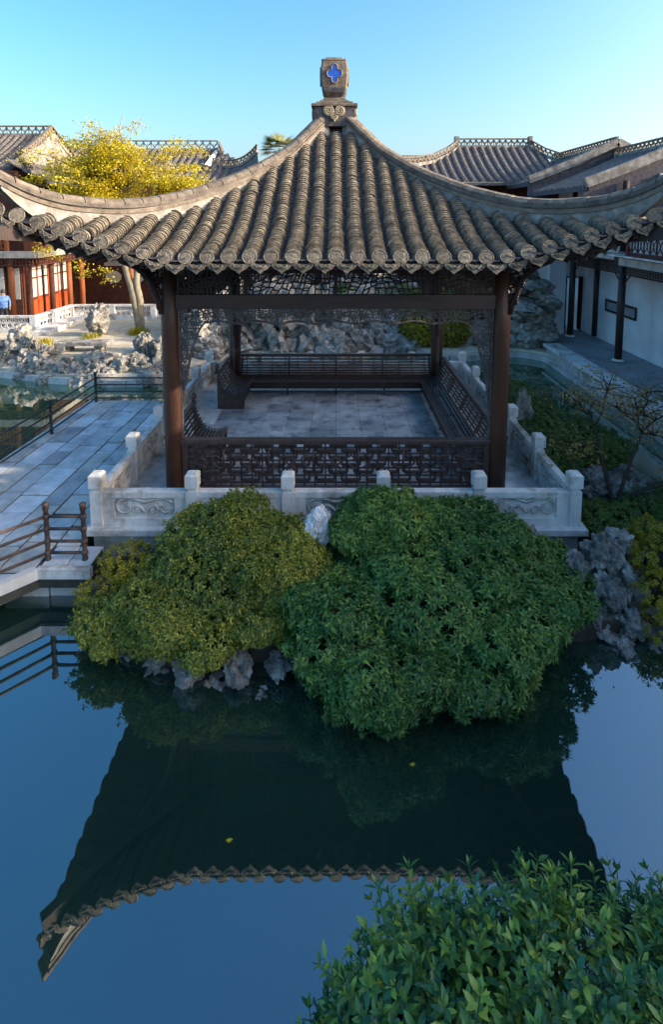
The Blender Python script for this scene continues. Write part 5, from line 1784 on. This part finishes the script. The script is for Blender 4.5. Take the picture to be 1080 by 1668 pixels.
# door leaves in the face towards the courtyard
for i in range(8):
    y0 = 25.65 + i * 0.50
    mb = MB(); mb.bbox(-15.0, -14.94, y0 + 0.02, y0 + 0.46, 0.05, 2.75); dl = mb.build('door_leaf', M['brown'] if i % 2 else M['red'], lw)
    mb = MB(); mb.bbox(-14.95, -14.915, y0 + 0.06, y0 + 0.42, 0.12, 0.95); mb.build('door_panel', M['red'], dl)
    mb = MB(); mb.bbox(-14.95, -14.925, y0 + 0.07, y0 + 0.41, 1.10, 2.00); mb.bbox(-14.95, -14.925, y0 + 0.07, y0 + 0.41, 2.08, 2.62); mb.build('pane', M['paper'], dl)
# doors of the front face
for i in range(6):
    x0 = -15.75 - i * 0.75
    mb = MB(); mb.bbox(x0, x0 + 0.68, 25.54, 25.6, 0.05, 2.8); dl = mb.build('door_leaf', M['brown'], lw)
    mb = MB(); mb.bbox(x0 + 0.08, x0 + 0.60, 25.52, 25.54, 1.1, 2.6); mb.build('pane', M['paper'], dl)
for x, y, m_ in ((-14.45, 25.05, M['brown']), (-15.25, 25.05, M['orange']), (-16.9, 25.05, M['brown']), (-14.45, 27.1, M['brown']), (-14.45, 28.9, M['orange'])):
    mb = MB(); mb.lathe([(0.13, 0.0), (0.13, 3.15)], (x, y, 0), 14); mb.build('column', m_, lw)
mb = MB(); mb.bbox(-24, -14.0, 24.9, 29.5, 3.12, 3.30); mb.build('balcony_floor', M['wood'], lw)
x = -13.95
while x > -19:
    l = rf.uniform(0.5, 0.9); mb = MB(); mb.cbox(x - l + 0.005, x, 24.78, 24.9, 3.14, 3.46, 0.01); mb.build('fascia_brick', M['brick'], lw); x -= l
y = 24.9
while y < 29.3:
    l = rf.uniform(0.5, 0.9); mb = MB(); mb.cbox(-13.97, -13.85, y, y + l - 0.005, 3.14, 3.46, 0.01); mb.build('fascia_brick', M['brick'], lw); y += l
mb = MB()
for a, b in (((-13.95, 24.92), (-18, 24.92)), ((-14.0, 24.95), (-14.0, 29.3))):
    A = Vector((*a, 0)); B = Vector((*b, 0)); Ln = (B - A).length
    for z in (2.78, 3.10): mb.bar(A + Vector((0, 0, z)), B + Vector((0, 0, z)), 0.05, 0.05)
    n = int(Ln / 0.16)
    for i in range(n):
        p = A.lerp(B, i / n); mb.bar(p + Vector((0, 0, 2.78)), p + Vector((0, 0, 3.1)), 0.045, 0.045, (1, 1, 0))
        if i % 3: mb.bar(p + Vector((0, 0, 2.94)), A.lerp(B, (i + 1) / n) + Vector((0, 0, 2.94)), 0.1, 0.05)
mb.build('hanging_lattice', M['brown'], lw)
mb = MB()
for z in (3.56, 3.80, 4.06, 4.40): mb.bbox(-19, -15.45, 25.02, 25.07, z, z + 0.045)
for i in range(24): mb.bbox(-15.5 - i * 0.15, -15.46 - i * 0.15, 25.02, 25.07, 3.5 if i % 2 else 3.80, 4.4 if i % 3 else 4.1)
mb.bbox(-15.45, -15.30, 24.98, 25.12, 3.46, 4.62)
mb.build('balcony_railing', M['orange'], lw)
mb = MB(); mb.bbox(-14.98, -14.9, 25.6, 29.5, 3.3, 6.2); mb.build('upper_wall', M['brown'], lw)
rp = MB(); rp.bbox(-24, -15.6, 29.8, 30.2, 6.5, 9.3); rp = rp.build('roof', M['wall'], lw)
far_slope(rp, (lambda x, h, z: (x, 30.0 - h, z)), -24, -15.55, 0.34, 4.6, 9.45, 6.95, r=0.12)
far_slope(rp, (lambda x, h, z: (x, 30.0 + h, z)), -24, -15.55, 0.9, 4.6, 9.45, 6.95, r=0.12, single=False, n=4)
far_slope(rp, (lambda x, h, z: (-15.5 + h, x, z)), 25.6, 34, 0.34, 1.9, 7.7, 6.75, r=0.11)
mb = MB(); mb.prism([(0, 0), (1, 0), (1, 1)], 0, 1); mb.v = []; mb.f = []; mb.s = []
mb.add([(-15.6, 25.9, 7.5), (-15.6, 34.1, 7.5), (-15.6, 30, 9.45), (-15.45, 25.9, 7.5), (-15.45, 34.1, 7.5), (-15.45, 30, 9.45)], [(0, 1, 2), (5, 4, 3), (0, 3, 4, 1), (1, 4, 5, 2), (2, 5, 3, 0)])
mb.build('gable', M['plaster'], rp)
lattice_ridge(rp, [(-24, 30, 9.45), (-15.6, 30, 9.45)], 0.5, 0.4)
lattice_ridge(rp, [(-15.55, 30, 9.5), (-15.5, 28.9, 8.85), (-15.5, 27.8, 8.2), (-15.5, 26.9, 7.75)], 0.48, 0.36)
lattice_ridge(rp, [(-15.5, 26.9, 7.6), (-14.9, 26.2, 7.2), (-14.2, 25.6, 7.1)], 0.4, 0.33)
lattice_ridge(rp, [(-15.55, 30, 9.5), (-15.5, 31.1, 8.85), (-15.5, 32.3, 8.2)], 0.46, 0.36)

# ---- hall across the back of the courtyard
bh = empty('back_hall', (-9, 32, 0), 'long hall with orange columns and octagonal windows behind the courtyard', 'building')
mb = MB(); mb.bbox(-14.85, 2.2, 31.2, 38, -0.4, 6.75); mb.build('wall', M['brown'], bh)
mb = MB(); mb.bbox(-13.9, 2.2, 29.5, 31.2, -0.4, 0.0); mb.build('veranda_floor', M['slab'], bh)
for x in (-14.1, -11.35, -8.6, -5.85, -3.1, -0.4):
    mb = MB(); mb.lathe([(0.135, 0.0), (0.13, 3.2)], (x, 29.6, 0), 14); mb.build('column', M['orange'], bh)
mb = MB(); mb.bbox(-13.8, 2.2, 29.35, 31.3, 3.18, 3.4); mb.build('balcony_floor', M['wood'], bh)
x = -13.8
while x < 2:
    l = rf.uniform(0.6, 1.0); mb = MB(); mb.cbox(x, x + l - 0.006, 29.25, 29.36, 3.15, 3.45, 0.01); mb.build('fascia_brick', M['brick'], bh); x += l
for x in (-13.0, -10.6, -7.6, -4.4, -1.7):
    for s in (0, 1.35):
        mb = MB(); pts = [(x + s + 0.55 * cos(a), 1.55 + 0.42 * sin(a)) for a in np.linspace(pi / 8, 2 * pi + pi / 8, 9)[:-1]]
        mb.add([(px, 31.17, pz) for px, pz in pts] + [(px, 31.21, pz) for px, pz in pts], [tuple(range(8)), tuple(range(8, 16))[::-1]] + [(q, 8 + q, 8 + (q + 1) % 8, (q + 1) % 8) for q in range(8)])
        w_ = mb.build('window', M['paper'], bh)
        mb = MB(); mb.tube([(px, 31.16, pz) for px, pz in pts + pts[:1]], 0.05, 5); mb.build('window_frame', M['brown'], w_)
    mb = MB(); mb.bbox(x - 0.5, x + 1.85, 31.14, 31.2, 2.2, 2.9); mb.build('transom_panel', M['paper'], bh)
mb = MB(); mb.bbox(-13.6, 2.2, 31.12, 31.2, 0.0, 0.9); mb.build('dado', M['brown'], bh)
mb = MB(); mb.bbox(-9.0, 2.4, 29.8, 30.0, 3.42, 6.4); mb.build('upper_wall', M['wall'], bh)
rp = MB(); rp.bbox(-18.0, -8.0, 36.9, 37.1, 7, 9.3); rp = rp.build('roof', M['wall'], bh)


def bst(x): return max(0.0, (x + 7.9) / 3.2 * 3.6) if x > -7.9 else 0.0


far_slope(rp, (lambda x, h, z: (x, 37.0 - h, z)), -18, -5.0, 0.46, 5.6, 9.55, 7.0, start=bst, r=0.15)
far_slope(rp, (lambda x, h, z: (x, 37.0 + h, z)), -18, -8.0, 1.2, 5.6, 9.55, 7.0, r=0.12, single=False, n=4)
lattice_ridge(rp, [(-18, 37, 9.5), (-8.0, 37, 9.5)], 0.62, 0.5)
lattice_ridge(rp, [(-7.95, 37, 9.6), (-7.6, 36.3, 9.1), (-7.35, 35.6, 8.75)], 0.5, 0.4)
mb = MB(); mb.add([(-8.1, 33.5, 8.2), (-8.1, 40.5, 8.2), (-8.1, 37, 9.6), (-7.9, 33.5, 8.2), (-7.9, 40.5, 8.2), (-7.9, 37, 9.6)], [(0, 1, 2), (5, 4, 3), (0, 3, 4, 1), (1, 4, 5, 2), (2, 5, 3, 0)]); mb.build('gable', M['wall'], rp)
hp_ = [(-8.35, 35.4, 8.55), (-7.6, 34.8, 8.25), (-6.7, 34.1, 8.1), (-5.8, 33.5, 8.2), (-5.1, 33.0, 8.55), (-4.7, 32.7, 8.9)]
hp_ = smooth_poly(hp_, 3)
lattice_ridge(rp, hp_, 0.42, 0.34)
# hip face between the curved ridge and the front slope
mb = MB()
vs = [p for p in hp_] + [(p[0] + 0.3, p[1] - 1.6, p[2] - 1.0) for p in hp_]
n = len(hp_)
mb.add(vs, [(i, i + 1, n + i + 1, n + i) for i in range(n - 1)])
mb.build('hip_slope', M['fartile'], rp)

# ---- pierced low wall round the courtyard terrace
pw = empty('pierced_balustrade', (-12, 26, 0), 'low cream balustrade of pierced ring tiles round the courtyard', 'balustrade')


def pierced(a, b, n_p, skip=0):
    A = Vector((*a, 0)); B = Vector((*b, 0)); d = (B - A); Ln = d.length; u = d / Ln
    for i in range(skip, n_p + 1):
        p = A + u * Ln * i / n_p
        mb = MB(); mb.bbox(p.x - 0.13, p.x + 0.13, p.y - 0.13, p.y + 0.13, -0.1, 0.72); mb.build('pier', M['stone'], pw)
    for i in range(n_p):
        p = A + u * (Ln * i / n_p + 0.135); q = A + u * (Ln * (i + 1) / n_p - 0.135)
        mb = MB(); z = Vector((0, 0, 1))
        mb.bar(p + z * 0.68, q + z * 0.68, 0.2, 0.09); mb.bar(p + z * 0.05, q + z * 0.05, 0.2, 0.22)
        pn = mb.build('panel', M['stone'], pw)
        mb = MB(); l = (q - p).length; m = max(2, int(l / 0.24))
        for r_ in range(2):
            for k in range(m + (r_ == 0) - 1):
                c_ = p + u * (l / m) * (k + (0.5 if r_ == 0 else 1.0)) + z * (0.275 + 0.24 * r_)
                mb.tube([c_ + u * 0.115 * cos(t) + z * 0.115 * sin(t) for t in np.linspace(0, 2 * pi, 11)], 0.028, 4)
        for k in range(m + 1):
            c_ = p + u * (l / m) * k + z * 0.395; mb.bar(c_ - z * 0.24, c_ + z * 0.24, 0.04, 0.04, tuple(u))
        mb.bar(p + z * 0.395, q + z * 0.395, 0.05, 0.05)
        mb.build('ring_tiles', M['stone'], pn)


pierced((-19, 23.3), (-13.3, 23.3), 3)
pierced((-13.3, 23.3), (-13.1, 26.3), 2, 1)
pierced((-13.1, 26.3), (-7.0, 26.3), 3, 1)
mb = MB(); mb.cbox(-13.0, -12.3, 22.6, 26.1, -0.05, 0.18, 0.02); mb.build('step', M['stone'], pw)

# ------------------------------------------------------------------ person at the left edge
pe = empty('person', (-15.25, 24.35, -0.02), 'person in a light blue shirt and dark trousers at the left edge of the courtyard', 'person')
me = bpy.data.meshes.new('body')
J = {'pel': (0, 0, .95), 'chest': (0, .0, 1.28), 'neck': (0, .0, 1.46), 'head': (0, -.01, 1.60), 'crown': (0, 0, 1.70),
     'hl': (-.09, 0, .9), 'kl': (-.10, -.02, .5), 'al': (-.10, .03, .09), 'tl': (-.10, -.12, .03),
     'hr': (.09, 0, .9), 'kr': (.10, -.04, .5), 'ar': (.11, .0, .09), 'tr': (.11, -.15, .03),
     'sl': (-.19, 0, 1.40), 'el': (-.25, .02, 1.12), 'wl': (-.24, -.10, .90), 'fl': (-.23, -.14, .82),
     'sr': (.19, 0, 1.40), 'er': (.25, .02, 1.12), 'wr': (.24, -.10, .90), 'fr': (.23, -.14, .82)}
rad = {'pel': .15, 'chest': .165, 'neck': .06, 'head': .095, 'crown': .07, 'hl': .095, 'kl': .065, 'al': .045, 'tl': .04, 'hr': .095, 'kr': .065, 'ar': .045, 'tr': .04,
       'sl': .07, 'el': .048, 'wl': .033, 'fl': .03, 'sr': .07, 'er': .048, 'wr': .033, 'fr': .03}
ks = list(J)
E_ = [('pel', 'chest'), ('chest', 'neck'), ('neck', 'head'), ('head', 'crown'), ('pel', 'hl'), ('hl', 'kl'), ('kl', 'al'), ('al', 'tl'), ('pel', 'hr'), ('hr', 'kr'), ('kr', 'ar'), ('ar', 'tr'),
      ('chest', 'sl'), ('sl', 'el'), ('el', 'wl'), ('wl', 'fl'), ('chest', 'sr'), ('sr', 'er'), ('er', 'wr'), ('wr', 'fr')]
me.from_pydata([J[k] for k in ks], [(ks.index(a), ks.index(b)) for a, b in E_], [])
body = link('body', me, None)
sk = body.modifiers.new('skin', 'SKIN'); body.modifiers.new('sub', 'SUBSURF').levels = 1
for i, k in enumerate(ks):
    me.skin_vertices[0].data[i].radius = (rad[k] * (1.15 if k in ('chest', 'pel') else 1), rad[k] * (0.75 if k in ('chest', 'pel') else 1))
me.skin_vertices[0].data[0].use_root = True
dg = bpy.context.evaluated_depsgraph_get(); dg.update()
me2 = bpy.data.meshes.new_from_object(body.evaluated_get(dg))
bpy.data.objects.remove(body)
cm = {'skin': (0.45, 0.28, 0.2), 'shirt': (0.16, 0.30, 0.62), 'trousers': (0.03, 0.035, 0.05)}
me2.materials.clear()
for k_, c_ in cm.items(): me2.materials.append(surf('person_' + k_, [(0.3, tuple(q * 0.85 for q in c_)), (0.7, c_)], scale=12, bump=0.1))
for p in me2.polygons:
    z = p.center.z; x = abs(p.center.x)
    p.material_index = 2 if z < 0.93 and x < 0.2 else (0 if z > 1.47 or (x > 0.18 and z < 1.02) else 1)
    p.use_smooth = True
body = link('body', me2, pe)
body.location = (0, 0, 0); body.rotation_euler = (0, 0, 0.5)
mb = MB(); mb.lathe([(0.098, 1.60), (0.105, 1.66), (0.085, 1.73), (0.03, 1.76)], (0, 0.015, 0), 12)
hair = mb.build('hair', M['iron'], pe); hair.location = (0, 0, 0); hair.rotation_euler = (0, 0, 0.5)
